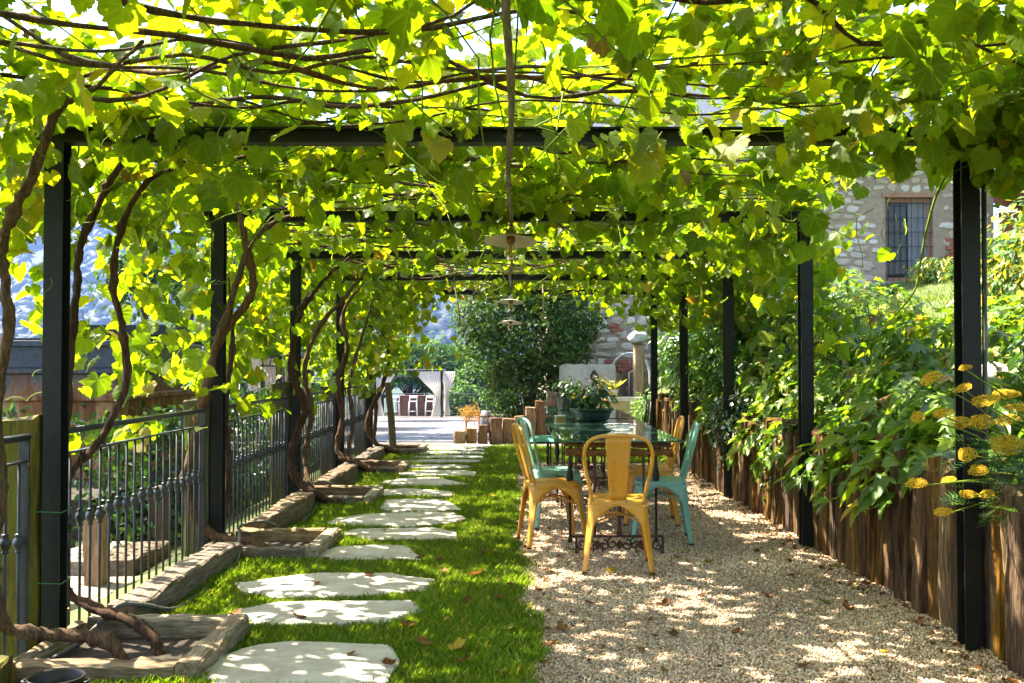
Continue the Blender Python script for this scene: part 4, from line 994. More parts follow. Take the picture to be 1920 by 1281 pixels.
def gazebo(x0, x1, y0, y1, z0, z1, label, roof=None, curtains=()):
    g = thing('gazebo', label, 'gazebo', ((x0 + x1) / 2, (y0 + y1) / 2, z0), 0, 'curtained iron gazebos')
    def gp_(o): return loc_par(o, g)
    for x in (x0, x1):
        for y in (y0, y1):
            mb = MB(); mb.box(x - .055, x + .055, y - .055, y + .055, z0, z1 + .02); mb.lathe([(.04, 0), (.05, .03), (.03, .06), (.015, .16), (0, .22)], 8, (x, y, z1 + .02)); gp_(mb.build('post', 'steel'))
    for (a, b) in (((x0, y0), (x1, y0)), ((x0, y1), (x1, y1)), ((x0, y0), (x0, y1)), ((x1, y0), (x1, y1))):
        mb = MB(); mb.tube([(*a, z1), (*b, z1)], .065, 6); mb.tube([(*a, z1 - .28), (*b, z1 - .28)], .02, 5)
        for k in range(1, 10):
            q = k / 10; mb.tube([(a[0] + (b[0] - a[0]) * q, a[1] + (b[1] - a[1]) * q, z1 - .27), (a[0] + (b[0] - a[0]) * (q + .04), a[1] + (b[1] - a[1]) * (q + .04), z1 - .02)], .015, 4)
        gp_(mb.build('frieze', 'steel'))
    if roof:
        n = 5
        for k in range(n):
            a, b = x0 + (x1 - x0) * k / n + .02, x0 + (x1 - x0) * (k + 1) / n - .02
            mb = MB(); mb.box(a, b, y0 - .3, y1 + .3, z1 + .06, z1 + .075); gp_(mb.build('awning', roof))
        mb = MB(); mb.box(x0 - .1, x1 + .1, y0 - .36, y0 - .302, z1 + .02, z1 + .16); gp_(mb.build('fascia', 'steel'))
    for c in curtains: gp_(drape('curtain', None, *c))
    return g
gz = gazebo(-6.3, -3.25, 46, 48.4, GZ, .93, 'far iron gazebo with cream tied curtains on the court', None,
            [(-3.42, 45.93, .9, GZ + .05, 1.1, .6, -.42), (-3.02, 46.3, .9, GZ + .05, .62, .6, .06), (-6.15, 45.93, .9, GZ + .05, .9, .6, .30), (-3.2, 47.6, .9, GZ + .05, 1.0, .55, .2, 7, 'curtain', 'y')])
cnt = thing('bar_counter', 'brown plank bar counter inside the far gazebo', 'counter', (-4.6, 47.4, GZ))
for k in range(12):
    mb = MB(); mb.box(-.85 + k * .142, -.85 + k * .142 + .135, -.28, .28, 0, .9); mb.build('plank', 'bar_wood', cnt)
mb = MB(); mb.box(-.9, .9, -.34, .34, .902, .95); mb.build('top', 'bar_wood', cnt)
def stool(x, y, label):
    t_ = thing('bar_stool', label, 'stool', (x, y, GZ), 0, 'white stools at the far bar')
    for sx in (-1, 1):
        for sy in (-1, 1):
            mb = MB(); mb.tube([(sx * .2, sy * .2, 0), (sx * .17, sy * .17, .68)] + ([(sx * .17, .19, .98)] if sy > 0 else []), .017, 6); mb.build('leg', 'white_paint', t_, True)
    mb = MB(); mb.box(-.19, .19, -.19, .19, .68, .715); mb.build('seat', 'white_paint', t_)
    mb = MB(); mb.box(-.19, .19, .17, .205, .85, .98); mb.build('backrest', 'white_paint', t_)
    mb = MB(); mb.tube([(-.19, -.19, .25), (.19, -.19, .25)], .012, 6); mb.build('footrest', 'white_paint', t_)
stool(-4.62, 46.5, 'white bar stool in front of the middle of the bar counter')
stool(-3.85, 46.6, 'white bar stool half behind the tied curtain of the far gazebo')
stool(-5.45, 46.5, 'white bar stool near the leaning stake and left curtain')
rl = thing('court_railing', 'thin iron railing closing the far side of the court', 'railing', (-2, 50, GZ - .2))
for z in (1.15, .15):
    mb = MB(); mb.tube([(-9, 0, z), (7, 0, z)], .02, 5); mb.build('rail', 'fence_iron', rl)
mb = MB(); mb.tube([(0, 0, .15), (0, 0, 1.15)], .010, 5); me = mb.mesh('bar', 'fence_iron')
for k in range(96): put('bar', me, rl, (-9 + k * .167, 0, 0))
# leaning stake by the last vine box
a, b = P(738, 848, 14.3), P(727, 718, 14.1); mb = MB(); mb.tube([(0, 0, -.06), (b - a) * .5 + Vector((.01, 0, 0)), b - a], [.055, .05, .045], 8)
tag(mb.build('wooden_stake', 'stake_wood', None, False, a), 'thick leaning wooden stake at the far end of the lawn', 'stake')

# ------------------------------------------------------------------ left side beyond the fence
tk = thing('steel_tank', 'dark blue rusty ribbed steel tank behind the fence', 'tank', (-5.2, 9.8, -.5))
prof = [(0, 0)]; z = 0.0
for zz in (.55, .80, 1.03, 1.26, 1.48, 1.72): prof += [(0, zz - .035), (-.028, zz - .018), (-.028, zz + .018), (0, zz + .035)]
prof += [(0, 1.93), (-.05, 1.94), (-.05, 1.985), (.0, 1.99)]
mb = MB(); L = 3.6; n = len(prof)
vs = [(-1.9, -1.05 + a, z) for a, z in prof] + [(1.72, -1.05 + a, z) for a, z in prof]; mb.add(vs, [(k, n + k, n + k + 1, k + 1) for k in range(n - 1)])
vs = [(1.72 - a, -1.05, z) for a, z in prof] + [(1.72 - a, 1.2, z) for a, z in prof]; mb.add(vs, [(k, n + k, n + k + 1, k + 1) for k in range(n - 1)]); mb.build('shell', 'tank_steel', tk)
mb = MB(); mb.box(-1.9, 1.72, -1.03, -.96, 1.991, 2.01); mb.box(1.65, 1.72, -.958, 1.2, 1.991, 2.01); mb.build('rim', 'rust_iron', tk)
gazebo(-6.4, -4.2, 14.2, 18.0, -1.3, 1.66, 'near curtained gazebo with a tan awning behind the rusty tank', 'canvas_tan',
       [(-5.15, 14.3, 1.55, -.6, .5, 0, 0, 4), (-4.75, 14.3, 1.55, -.6, .45, 0, 0, 4), (-4.3, 14.5, 1.55, -.6, .4, 0, 0, 4), (-4.2, 16.2, 1.55, -.6, .6, 0, 0, 5, 'curtain', 'y')])
gazebo(-7.0, -5.35, 24.0, 30.0, -1.5, 1.50, 'farther curtained gazebo with a striped tan awning left of the vines', 'canvas_tan',
       [(-6.75, 24.1, 1.45, -.2, .45, 0, 0, 4), (-6.25, 24.1, 1.45, -.2, .42, 0, 0, 4), (-5.88, 24.3, 1.45, -.2, .40, 0, 0, 4), (-5.38, 24.1, 1.4, -.2, .3, 0, 0, 4)])
# timber steps beyond the fence
SBM = [sleeper(.75, .30, .34, 'y', 'kerb_wood', 850 + i) for i in range(3)]
for i, (x, y, z) in enumerate(((-2.70, 5.45, -.60), (-2.74, 6.25, -.46), (-2.86, 7.1, -.38))):
    st_ = thing('timber_step', ['lowest timber step seen through the railing', 'middle timber step seen through the railing', 'highest timber step seen through the railing'][i], 'step', (x, y, z), 0, 'timber steps beyond the fence')
    for k in range(2): put('block', SBM[(i + k) % 3], st_, (-.16 + k * .31, 0, 0))
for i, (px, py, Y_) in enumerate(((183, 1065, 6.4), (300, 1000, 8.0))):
    p_ = P(px, py, Y_); tag(put('round_post', timber_mesh('round_post', 'log_wood', .12, .12, .75, 880 + i), None, (p_.x, Y_, -.45)), ['short brown post standing in the dry grass beyond the railing', 'dark post in front of the hedge beyond the railing'][i], 'post')
# ------------------------------------------------------------------ hedge, evergreen shrub, trees
hd = thing('ivy_hedge', 'dark glossy ivy hedge growing behind the iron railing', 'hedge', (-3.4, 10, -.35))
n = 9000; p = np.stack([rng.uniform(-4.1, -2.75, n), rng.uniform(6.9, 16, n), rng.uniform(-.3, .86, n)], -1)
p[:, 0] = np.where(rng.random(n) < .6, -2.85 + rng.normal(0, .07, n) - .25 * vnoise(p, 1.5), p[:, 0]); top = rng.random(n) < .3; p[top, 2] = .72 + .25 * vnoise(p[top] * np.array([1, 1, 0]), 1.8) + rng.normal(0, .04, top.sum())
nr = norm(rng.normal(0, .5, (n, 3)) + np.array([.8, -.5, .5])); tip = norm(rng.normal(0, .6, (n, 3)) + np.array([.3, -.2, -.6]))
loc_par(put('foliage', inst_mesh('foliage', OVAL, p, frames(nr, tip), rng.uniform(.04, .085, n), pick([(.022, .055, .016), (.035, .08, .02), (.015, .038, .013)], n, .2), 'small_leaf', True)), hd)
mb = MB(); mb.box(-3.85, -3.2, 7.6, 15.6, -.35, .25); loc_par(mb.build('stems', 'soil'), hd)

sh = thing('evergreen_shrub', 'big dense dark evergreen shrub in front of the stone house', 'shrub', (0.25, 17.8, .33))
parts_p = []; 
for c, r_, n in (((.3, 17.9, 1.75), (1.18, .9, .98), 7000), ((-.32, 17.8, 2.2), (.75, .7, .75), 3500), ((.95, 18.0, 2.1), (.75, .6, .75), 3500), ((.25, 17.8, .85), (.75, .6, .75), 3500), ((.3, 17.9, 2.75), (.9, .7, .55), 3000)):
    a_, b_ = blob_leaves(c, r_, n, .62, .45, noise_amp=.28, ns=2.4); parts_p.append((a_, b_))
p = np.concatenate([a for a, b in parts_p]); nr = np.concatenate([b for a, b in parts_p])
tip = norm(rng.normal(0, .8, p.shape) + np.array([0, -.3, .2]))
loc_par(put('crown', inst_mesh('crown', OVAL, p, frames(nr, tip), rng.uniform(.055, .10, len(p)), pick([(.05, .10, .018), (.07, .135, .022), (.03, .06, .014), (.12, .18, .035)], len(p), .2, [.35, .35, .15, .15]), 'shrub_leaf', True)), sh)
for k in range(5):
    mb = MB(); a = k * 1.25; mb.tube([(0, 0, -.05), (.15 * math.cos(a), .15 * math.sin(a), .6), (.5 * math.cos(a), .4 * math.sin(a), 1.7)], [.05, .04, .012], 6); mb.build('trunk', 'bark', sh, True, (.05, .1, 0))

def tree(x, y, z0, zc, rad, n, size, cols, label, group=None, shapes=DART, trunk=.12, dens=(.35,)):
    t_ = thing('tree', label, 'tree', (x, y, z0), 0, group); P_, N_ = [], []
    r0 = np.random.default_rng(int(abs(x * 31 + y * 7)))
    tips = []
    for k in range(9):
        d = norm(r0.normal(size=3)); d[2] = abs(d[2]) * .8 - .2; c = np.array([0, 0, zc - z0]) + d * rad * .62; rr = rad * r0.uniform(.34, .6)
        a_, b_ = blob_leaves(c, (rr, rr, rr * .8), n // 9, .35, .6, noise_amp=.5); P_.append(a_); N_.append(b_); tips.append(c)
    p = np.concatenate(P_); nr = np.concatenate(N_)
    put('crown', inst_mesh('crown', shapes, p, frames(nr, norm(rng.normal(0, 1, p.shape) + np.array([0, 0, -.5]))), size * rng.uniform(.6, 1.3, len(p)), pick(cols, len(p), .22), 'far_leaf', True), t_)
    mb = MB(); h = zc - z0; mb.tube([(0, 0, -.2), (.06 * h * .3, 0, h * .4), (0, 0, h)], [trunk, trunk * .8, trunk * .3], 8)
    for c in tips: mb.tube([(0, 0, h * .45), tuple(c * .6 + np.array([0, 0, h * .12])), tuple(c)], [trunk * .45, trunk * .3, .02], 5)
    mb.build('trunk', 'bark', t_, True)
cols_b = [(.07, .14, .025), (.10, .19, .03), (.05, .10, .02)]
tl = ['bright leafy tree directly behind the far gazebo', 'bright leafy tree rising right of the far gazebo curtains', 'bright tree behind the straw chair and shrub', 'leafy tree behind the left curtain of the far gazebo', 'low bright tree behind the railing next to the shrub',
      'leafy tree behind the striped awning gazebo', 'broad tree between the two left gazebos', 'leafy tree far left beyond the tank']
for i, (px, y, zc, r_) in enumerate(((770, 58, 1.2, 2.9), (850, 60, .6, 2.6), (905, 56, -.2, 2.4), (715, 60, 1.0, 2.7), (880, 54, -1.2, 1.8), (500, 44, .4, 2.2), (410, 40, .0, 2.0), (290, 42, .3, 2.4))):
    tree((px - 960) * y / F, y, -2.6, zc, r_, 4200, .36, cols_b, tl[i], 'bright trees behind the court', DART, .15)
for (tx, ty, tz, lb_) in ((-4.2, 20.4, 3.4, 'tree with fresh green leaves beyond the last fence posts'), (-6.2, 26.5, 3.6, 'taller leafy tree behind the striped awning, shading the court'), (-5.6, 38.0, 3.3, 'leafy tree shading the court left of the far gazebo')):
    tree(tx, ty, -.9, tz, 2.2, 4800, .21, [(.06, .13, .018), (.09, .17, .022), (.05, .10, .018)], lb_, 'trees shading the court', OVAL, .11)
tree(-6.9, 20.5, -1.0, 2.9, 1.5, 3200, .17, [(.035, .085, .015), (.06, .12, .02)], 'darker green tree standing behind the vines and the tan awning', None, OVAL, .12)

# ------------------------------------------------------------------ grape vines
VG = [(.10, .155, .008), (.13, .19, .008), (.17, .22, .010), (.075, .125, .010), (.22, .24, .012), (.29, .24, .016), (.17, .08, .02)]
VP = [.26, .26, .22, .12, .10, .03, .01]
vine_spec = [   # name for the label, list of trunks (pixel path with distance, radius)
 ('grape vine at the left edge whose trunk climbs along the picture border',
  [([(240, 1246, 4.3), (205, 1198, 4.3), (140, 1188, 4.3), (60, 1184, 4.25), (6, 1160, 4.2), (-14, 1050, 4.15), (6, 930, 4.1), (-4, 780, 4.1), (14, 600, 4.05), (2, 480, 4.05), (18, 405, 4.0), (62, 320, 4.0), (104, 205, 4.0), (165, 168, 4.05), (260, 75, 3.2)], .030)]),
 ('grape vine rooted in the nearest box, trunk bowing out right of the first post',
  [([(302, 1240, 4.45), (293, 1196, 4.48), (250, 1162, 4.55), (190, 1140, 4.65), (132, 1108, 4.75), (112, 1010, 4.8), (118, 915, 4.85), (148, 868, 4.9), (190, 825, 5.0), (236, 720, 5.1), (230, 620, 5.1), (212, 540, 5.1), (222, 440, 5.1), (265, 350, 5.1), (330, 312, 5.15), (430, 285, 5.2)], .026),
   ([(112, 1010, 4.83), (122, 830, 4.83), (134, 640, 4.8), (142, 540, 4.8), (152, 450, 4.85), (188, 370, 4.9), (222, 310, 4.9), (265, 286, 4.95), (340, 262, 5.0)], .023)]),
 ('grape vine rooted in the second box with two crossing trunks',
  [([(528, 1047, 6.75), (470, 1015, 6.8), (410, 1008, 6.9), (372, 972, 6.93), (351, 905, 6.93), (364, 835, 6.92), (382, 755, 6.92), (396, 680, 6.95), (424, 618, 7.0), (468, 560, 7.0), (474, 525, 7.0), (462, 460, 7.0), (446, 395, 7.0), (432, 345, 7.05), (470, 310, 7.0)], .036),
   ([(382, 755, 6.92), (400, 660, 6.93), (428, 580, 6.95), (446, 520, 6.97), (470, 455, 7.0), (520, 412, 7.0), (590, 398, 7.0)], .026),
   ([(478, 1050, 6.7), (440, 1022, 6.85), (418, 985, 7.2), (432, 880, 7.25), (424, 760, 7.25), (436, 640, 7.25), (428, 520, 7.3)], .028)]),
 ('grape vine rooted in the third box, thick dark leaning trunk',
  [([(648, 950, 9.0), (600, 931, 9.0), (560, 900, 9.1), (546, 858, 9.15), (562, 800, 9.2), (572, 765, 9.2), (548, 700, 9.2), (552, 640, 9.25), (566, 580, 9.3), (604, 528, 9.4), (660, 478, 9.5)], .042),
   ([(622, 952, 9.0), (584, 915, 9.1), (574, 855, 9.3), (584, 775, 9.35), (572, 690, 9.4), (600, 610, 9.45), (650, 555, 9.5), (690, 500, 9.5)], .030)]),
 ('grape vine rooted in the fourth box', [([(704, 884, 11.55), (668, 868, 11.6), (634, 846, 11.7), (642, 780, 11.8), (634, 720, 11.8), (652, 650, 11.8), (642, 590, 11.9), (680, 530, 12.0)], .040),
   ([(690, 884, 11.6), (655, 862, 11.7), (662, 790, 11.8), (655, 720, 11.9), (676, 640, 12.0), (700, 560, 12.0)], .028)]),
 ('farthest grape vine, its trunk curving out over the leaning stake', [([(768, 852, 13.9), (728, 842, 14.0), (700, 826, 14.1), (690, 785, 14.1), (718, 722, 14.1), (730, 662, 14.1), (712, 608, 14.2), (720, 560, 14.4)], .040),
   ([(700, 826, 14.1), (705, 760, 14.2), (690, 690, 14.2), (670, 620, 14.2)], .03)]),
 ('foreground grape vine spreading over the top edge of the picture', [([(-940, 2900, 1.9), (-950, 1900, 1.9), (-900, 700, 1.95), (-880, -200, 1.95), (-700, -380, 2.0)], .03)]),
]
YB = [(2.6, 4.3), (4.3, 5.9), (5.9, 8.3), (8.3, 10.8), (10.8, 13.3), (13.3, 16.2), (-4.0, 2.6)]
def bay(y):
    for i, (a, b) in enumerate(YB):
        if a <= y < b: return i
    return 6 if y < 2.6 else 5
vines = []
def trunk_mesh(pts, r0, r1, seed, seg=9, sub=7):
    r = np.random.default_rng(seed); sp = spline(pts, sub); m = len(sp); k = np.arange(m)
    rad = np.linspace(r0, r1, m) * np.where(k > m * .80, 1 - .7 * (k - m * .80) / (m * .20), 1) * (1 + .10 * np.sin(k * .9 + seed) + .09 * r.normal(size=m)); 
    for q in r.integers(2, m - 2, max(2, m // 14)): rad[q] *= 1.35
    sp = [Vector(p) + Vector(r.normal(0, r0 * .10, 3)) for p in sp]
    mb = MB(); mb.tube(sp, list(rad), seg)
    v = np.array(mb.v); j = 1 + .10 * r.normal(size=(len(v), 1)); c = np.repeat(np.array([tuple(p) for p in sp]), seg, 0); v = c + (v - c) * j; mb.v = [tuple(q) for q in v]
    return mb
for i, (lb, trs) in enumerate(vine_spec):
    base = P(*trs[0][0][0]); vt = thing('grape_vine', lb, 'grape vine', (base.x, base.y, 0), 0, 'grape vines trained over the pergola'); vines.append(vt)
    for j, (pp_, r_) in enumerate(trs):
        loc_par(trunk_mesh([P(*q) for q in pp_], r_, r_ * .62, 900 + i * 10 + j).build('trunk', 'bark', None, True), vt)
# canes: woody arms running across over the beams
cane_pts = []
ci = 0; y = -3.2
while y < 15.4:
    r = np.random.default_rng(1000 + ci); x = -2.25 + r.uniform(0, .5); xe = r.uniform(.6, 2.6); pts = []; yy = y; zz = ZB + .10 + r.uniform(-.02, .12); dr = r.normal(0, .10)
    while x < xe:
        pts.append((x, yy, zz)); x += r.uniform(.25, .45); yy += dr + r.normal(0, .07); zz = ZB + .12 + r.normal(0, .045)
    if len(pts) > 3:
        r0 = r.uniform(.006, .0145); mb = trunk_mesh(pts, r0, r0 * .45, 1100 + ci, 7 if y < 8 else 5, 4)
        loc_par(mb.build('cane', 'bark', None, True), vines[bay(y)]); cane_pts.append(pts)
    y += r.uniform(.12, .27) if y > 1 else .6; ci += 1
# green shoots rising and drooping from the canes
sh_mb = {k: MB() for k in range(7)}
for k in range(520):
    y = random.uniform(1.0, 15); x = random.uniform(-2.4, 2.7); z = ZB + random.uniform(.02, .3)
    p0 = Vector((x, y, z)); d = Vector((random.gauss(0, .5), random.gauss(0, .5), random.gauss(0, .22))); L = random.uniform(.3, .8)
    pts = [p0]; 
    for s_ in range(4): d = d + Vector((random.gauss(0, .25), random.gauss(0, .25), random.gauss(-.06, .14))); pts.append(pts[-1] + d.normalized() * L / 4)
    sh_mb[bay(y)].tube(pts, [.0045, .004, .0035, .003, .002], 4, False)
for k in range(150):      # tendrils
    y = random.uniform(2.2, 8); x = random.choice((random.uniform(-2.3, 2.5), random.uniform(1.2, 2.4), random.uniform(-2.4, -1.8))); z = ZB - random.uniform(-.15, .18) if x > -1.8 else random.uniform(1.0, 2.3)
    p0 = Vector((x, y, z)); pts = [p0]; a = random.uniform(0, 6.28); R_ = random.uniform(.015, .03); L = random.uniform(.10, .28)
    dv = Vector((random.gauss(0, 1), random.gauss(0, .5), random.gauss(-.5, .6))).normalized()
    for q in range(1, 13): pts.append(p0 + dv * L * q / 12 + Vector((math.cos(a + q * .8), .3, math.sin(a + q * .8))) * R_ * (q / 12) ** 1.2)
    sh_mb[bay(y)].tube(pts, .0022, 3, False)
for k, mb in sh_mb.items():
    if mb.v: o = loc_par(mb.build('shoots', 'green_stem', None, True), vines[k]); o['kind'] = 'stuff'
pts = spline([P(1930, 150, 4.6), P(1830, 262, 4.7), P(1770, 340, 4.8), P(1742, 420, 4.85), P(1726, 500, 4.9), P(1716, 545, 4.9), P(1690, 580, 4.95), P(1662, 612, 5.0)], 5)
mb = MB(); mb.tube(pts, list(np.linspace(.008, .003, len(pts))), 6); loc_par(mb.build('shoot', 'green_stem', None, True), vines[1])
# leaves: roof of the pergola
def canopy(n):
    p = np.stack([rng.uniform(-2.75, 2.95, n), rng.uniform(-4.0, 15.6, n), np.zeros(n)], -1)
    d = vnoise(p * np.array([1, 1, 0]), 1.5) * .55 + vnoise(p * np.array([1, 1, 0]) + 7, 3.6) * .45
    p = p[(rng.random(n) < np.where(p[:, 1] < 4.0, smoothstep(.28, .50, d), np.where(p[:, 0] > .9, smoothstep(.34, .54, d), smoothstep(.43, .60, d))) * .95 + .05) & ((p[:, 0] < 2.38) | (p[:, 1] < 4.9) | (p[:, 1] > 10))]; n = len(p)
    lay = rng.random(n); z = ZB + .13 + np.abs(rng.normal(0, .16, n)) * 1.15 - .03
    hang = lay < .17; z[hang] = ZB + .14 - np.abs(rng.normal(0, .085, hang.sum())) * np.where(np.abs(p[hang, 0]) > 1.1, 1.9, 1.0)
    p[:, 2] = z + .07 * (vnoise(p * np.array([1, 1, 0]), 1.1) - .5)
    tilt = np.where(hang, rng.uniform(.5, 1.5, n), np.abs(rng.normal(0, .62, n))); az = rng.uniform(0, 6.28, n)
    nr = np.stack([np.sin(tilt) * np.cos(az), np.sin(tilt) * np.sin(az), np.cos(tilt)], -1); tip = np.stack([np.cos(az + rng.normal(0, .8, n)), np.sin(az + rng.normal(0, .8, n)), -.5 - .5 * tilt], -1)
    return p, nr, tip
def curtain_side(n, x0, sx, y0, y1, zlo, zhi, pw, nthr=.35):
    """leaves hanging down beside the posts"""
    p = np.stack([x0 + rng.normal(0, sx, n), rng.uniform(y0, y1, n), zhi - (zhi - zlo) * rng.random(n) ** pw], -1)
    d = vnoise(p, 1.7) * .65 + vnoise(p + 3, 4.0) * .35 - .10 * smoothstep(zhi, zlo, p[:, 2]); p = p[d > nthr + rng.normal(0, .05, n)]; n = len(p)
    nr = norm(np.stack([rng.normal(0, .8, n), rng.normal(-.1, .8, n), rng.normal(.55, .45, n)], -1)); tip = norm(np.stack([rng.normal(0, .5, n), rng.normal(0, .5, n), -np.abs(rng.normal(.9, .3, n))], -1))
    return p, nr, tip
def upper(n):
    p = np.stack([rng.uniform(-2.7, 2.7, n), rng.uniform(-3, 15.5, n), ZB + rng.uniform(.40, .85, n)], -1); d = vnoise(p, 1.8) * .6 + vnoise(p + 5, 4.2) * .4; p = p[d > np.where(p[:, 1] < 4.0, .34, np.where(p[:, 0] > .9, .45, .53)) + rng.normal(0, .04, n)]; n = len(p)
    nr = norm(rng.normal(0, .5, (n, 3)) + np.array([0, 0, .8])); tip = norm(rng.normal(0, .7, (n, 3)) + np.array([0, 0, -.5])); return p, nr, tip
def beam_hang(n, yb, xlo, xhi):
    p = np.stack([xlo + (xhi - xlo) * rng.random(n) ** .75, yb - .05 - np.abs(rng.normal(0, .10, n)), ZB + .07 - np.abs(rng.normal(0, .09, n))], -1)
    return p, norm(np.stack([rng.normal(0, .5, n), rng.normal(-.8, .3, n), rng.normal(.3, .4, n)], -1)), norm(np.stack([rng.normal(0, .4, n), rng.normal(0, .3, n), -1 + 0 * p[:, 0]], -1))
sets = [beam_hang(60, PY[2], -1.9, 2.25), beam_hang(60, PY[3], -1.9, 2.2), beam_hang(55, PY[4], -1.9, 2.2), curtain_side(300, 2.18, .22, 3.7, 4.5, 2.04, 2.42, 1.6, .38), canopy(38000), upper(15500),
        curtain_side(4300, -2.50, .18, 4.9, 15.2, 1.15, 2.55, 1.5, .46), curtain_side(600, -2.35, .16, 2.2, 4.9, 1.75, 2.5, 1.8, .42), curtain_side(520, -2.3, .16, 4.9, 9, .80, 1.5, 1.0, .53),
        curtain_side(1100, -2.25, .18, 8.4, 15.2, .85, 1.75, 1.0, .47), curtain_side(450, -2.8, .25, 2.0, 6.5, 2.15, 2.95, 1.0, .45),
        curtain_side(1500, -1.75, .30, 12.0, 16.0, 1.15, 2.5, 1.3, .38),
        curtain_side(420, 2.55, .25, 2.4, 4.9, 1.98, 2.45, 2.2, .42), curtain_side(2300, 2.35, .26, 8.4, 15.4, 1.75, 2.5, 1.6, .38), curtain_side(1500, 2.62, .26, 7.4, 11.5, 1.42, 2.45, 1.3, .44)]
p = np.concatenate([s_[0] for s_ in sets]); nr = np.concatenate([s_[1] for s_ in sets]); tip = np.concatenate([s_[2] for s_ in sets])
tip = tip + rng.normal(0, .15, tip.shape); Rm = frames(nr, tip); size = np.clip(rng.normal(.083, .022, len(p)), .030, .14) * np.where(p[:, 1] < 4.2, .84, 1.0); tint = pick(VG, len(p), .16, VP)
ppx = 960 + p[:, 0] / np.maximum(p[:, 1], .1) * F; ppy = 681 - (p[:, 2] - CAM_H) / np.maximum(p[:, 1], .1) * F
clear = (np.abs(p[:, 0]) < .34) & (p[:, 1] > 5.2) & (p[:, 1] < 7.4) & (p[:, 2] < 2.30) | (np.abs(p[:, 0]) < .22) & (p[:, 1] > 7.4) & (p[:, 1] < 15) & (p[:, 2] < 2.22)
clear |= (ppx > 425) & (ppx < 520) & (ppy > 655) & (ppy < 760) & (p[:, 1] > 2) & (rng.random(len(p)) < .75) | (ppx > 265) & (ppx < 385) & (ppy > 640) & (ppy < 770) & (p[:, 1] > 2) & (rng.random(len(p)) < .45)
clear |= (ppx > 135) & (ppx < 225) & (ppy > 640) & (ppy < 840) & (p[:, 1] > 2) & (rng.random(len(p)) < .75)
clear |= (ppx > 1540) & (ppx < 1610) & (ppy > 325) & (ppy < 570) & (p[:, 1] > 2) & (rng.random(len(p)) < .7)
clear |= (ppx > 1600) & (ppx < 1840) & (ppy > 325) & (p[:, 1] > 2) & (rng.random(len(p)) < .9)
keep = ~clear & ~((np.abs(p[:, 0]) < 1.9) & (p[:, 1] < 1.9) & (p[:, 1] > -.6) & (p[:, 2] < 1.9)); p, Rm, size, tint = p[keep], Rm[keep], size[keep], tint[keep]
px = 960 + p[:, 0] / np.maximum(p[:, 1], .1) * F; py = 681 - (p[:, 2] - CAM_H) / np.maximum(p[:, 1], .1) * F
app = np.where((px > 0) & (px < 1920) & (py > 0) & (p[:, 1] > 1.2), size / np.maximum(p[:, 1], .1) * np.where((p[:, 2] < ZB + .06) | (p[:, 0] < -2.2), 1.6, 1), 0)
bays = np.array([bay(v) for v in p[:, 1]])
tcl = [VG[k] for k in (0, 1, 2, 3, 4, 0, 1, 2, 1, 0, 2, 4, 1, 5)]
LEAF = [one_leaf_mesh('leaf', VINE_HI[i % 6], tuple(np.array(tcl[i]) * (1 + .1 * math.sin(i * 2.3))), 'vine_leaf') for i in range(14)]
quota = [200, 180, 230, 90, 50, 40, 60]; single = np.zeros(len(p), bool)
for b in range(7):
    m = np.where((bays == b) & (app > 0))[0]; m = m[np.argsort(-app[m])][:quota[b]]; single[m] = True
    for i in m:
        o = bpy.data.objects.new('leaf', LEAF[rng.integers(0, 14)]); link(o)
        o.matrix_world = Matrix.Translation(Vector(p[i])) @ Matrix(Rm[i].tolist()).to_4x4() @ Matrix.Scale(float(size[i]) * 1.08, 4)
        o.parent = vines[b]; o.matrix_parent_inverse = Matrix.Translation(vines[b].location).inverted()
for b in range(7):
    m = np.where((bays == b) & ~single)[0]
    if not len(m): continue
    o = loc_par(put('foliage', inst_mesh('foliage', VINE_MID if b in (0, 1, 2) else VINE_LO, p[m], Rm[m], size[m], tint[m], 'vine_leaf', True)), vines[b]); o['kind'] = 'stuff'
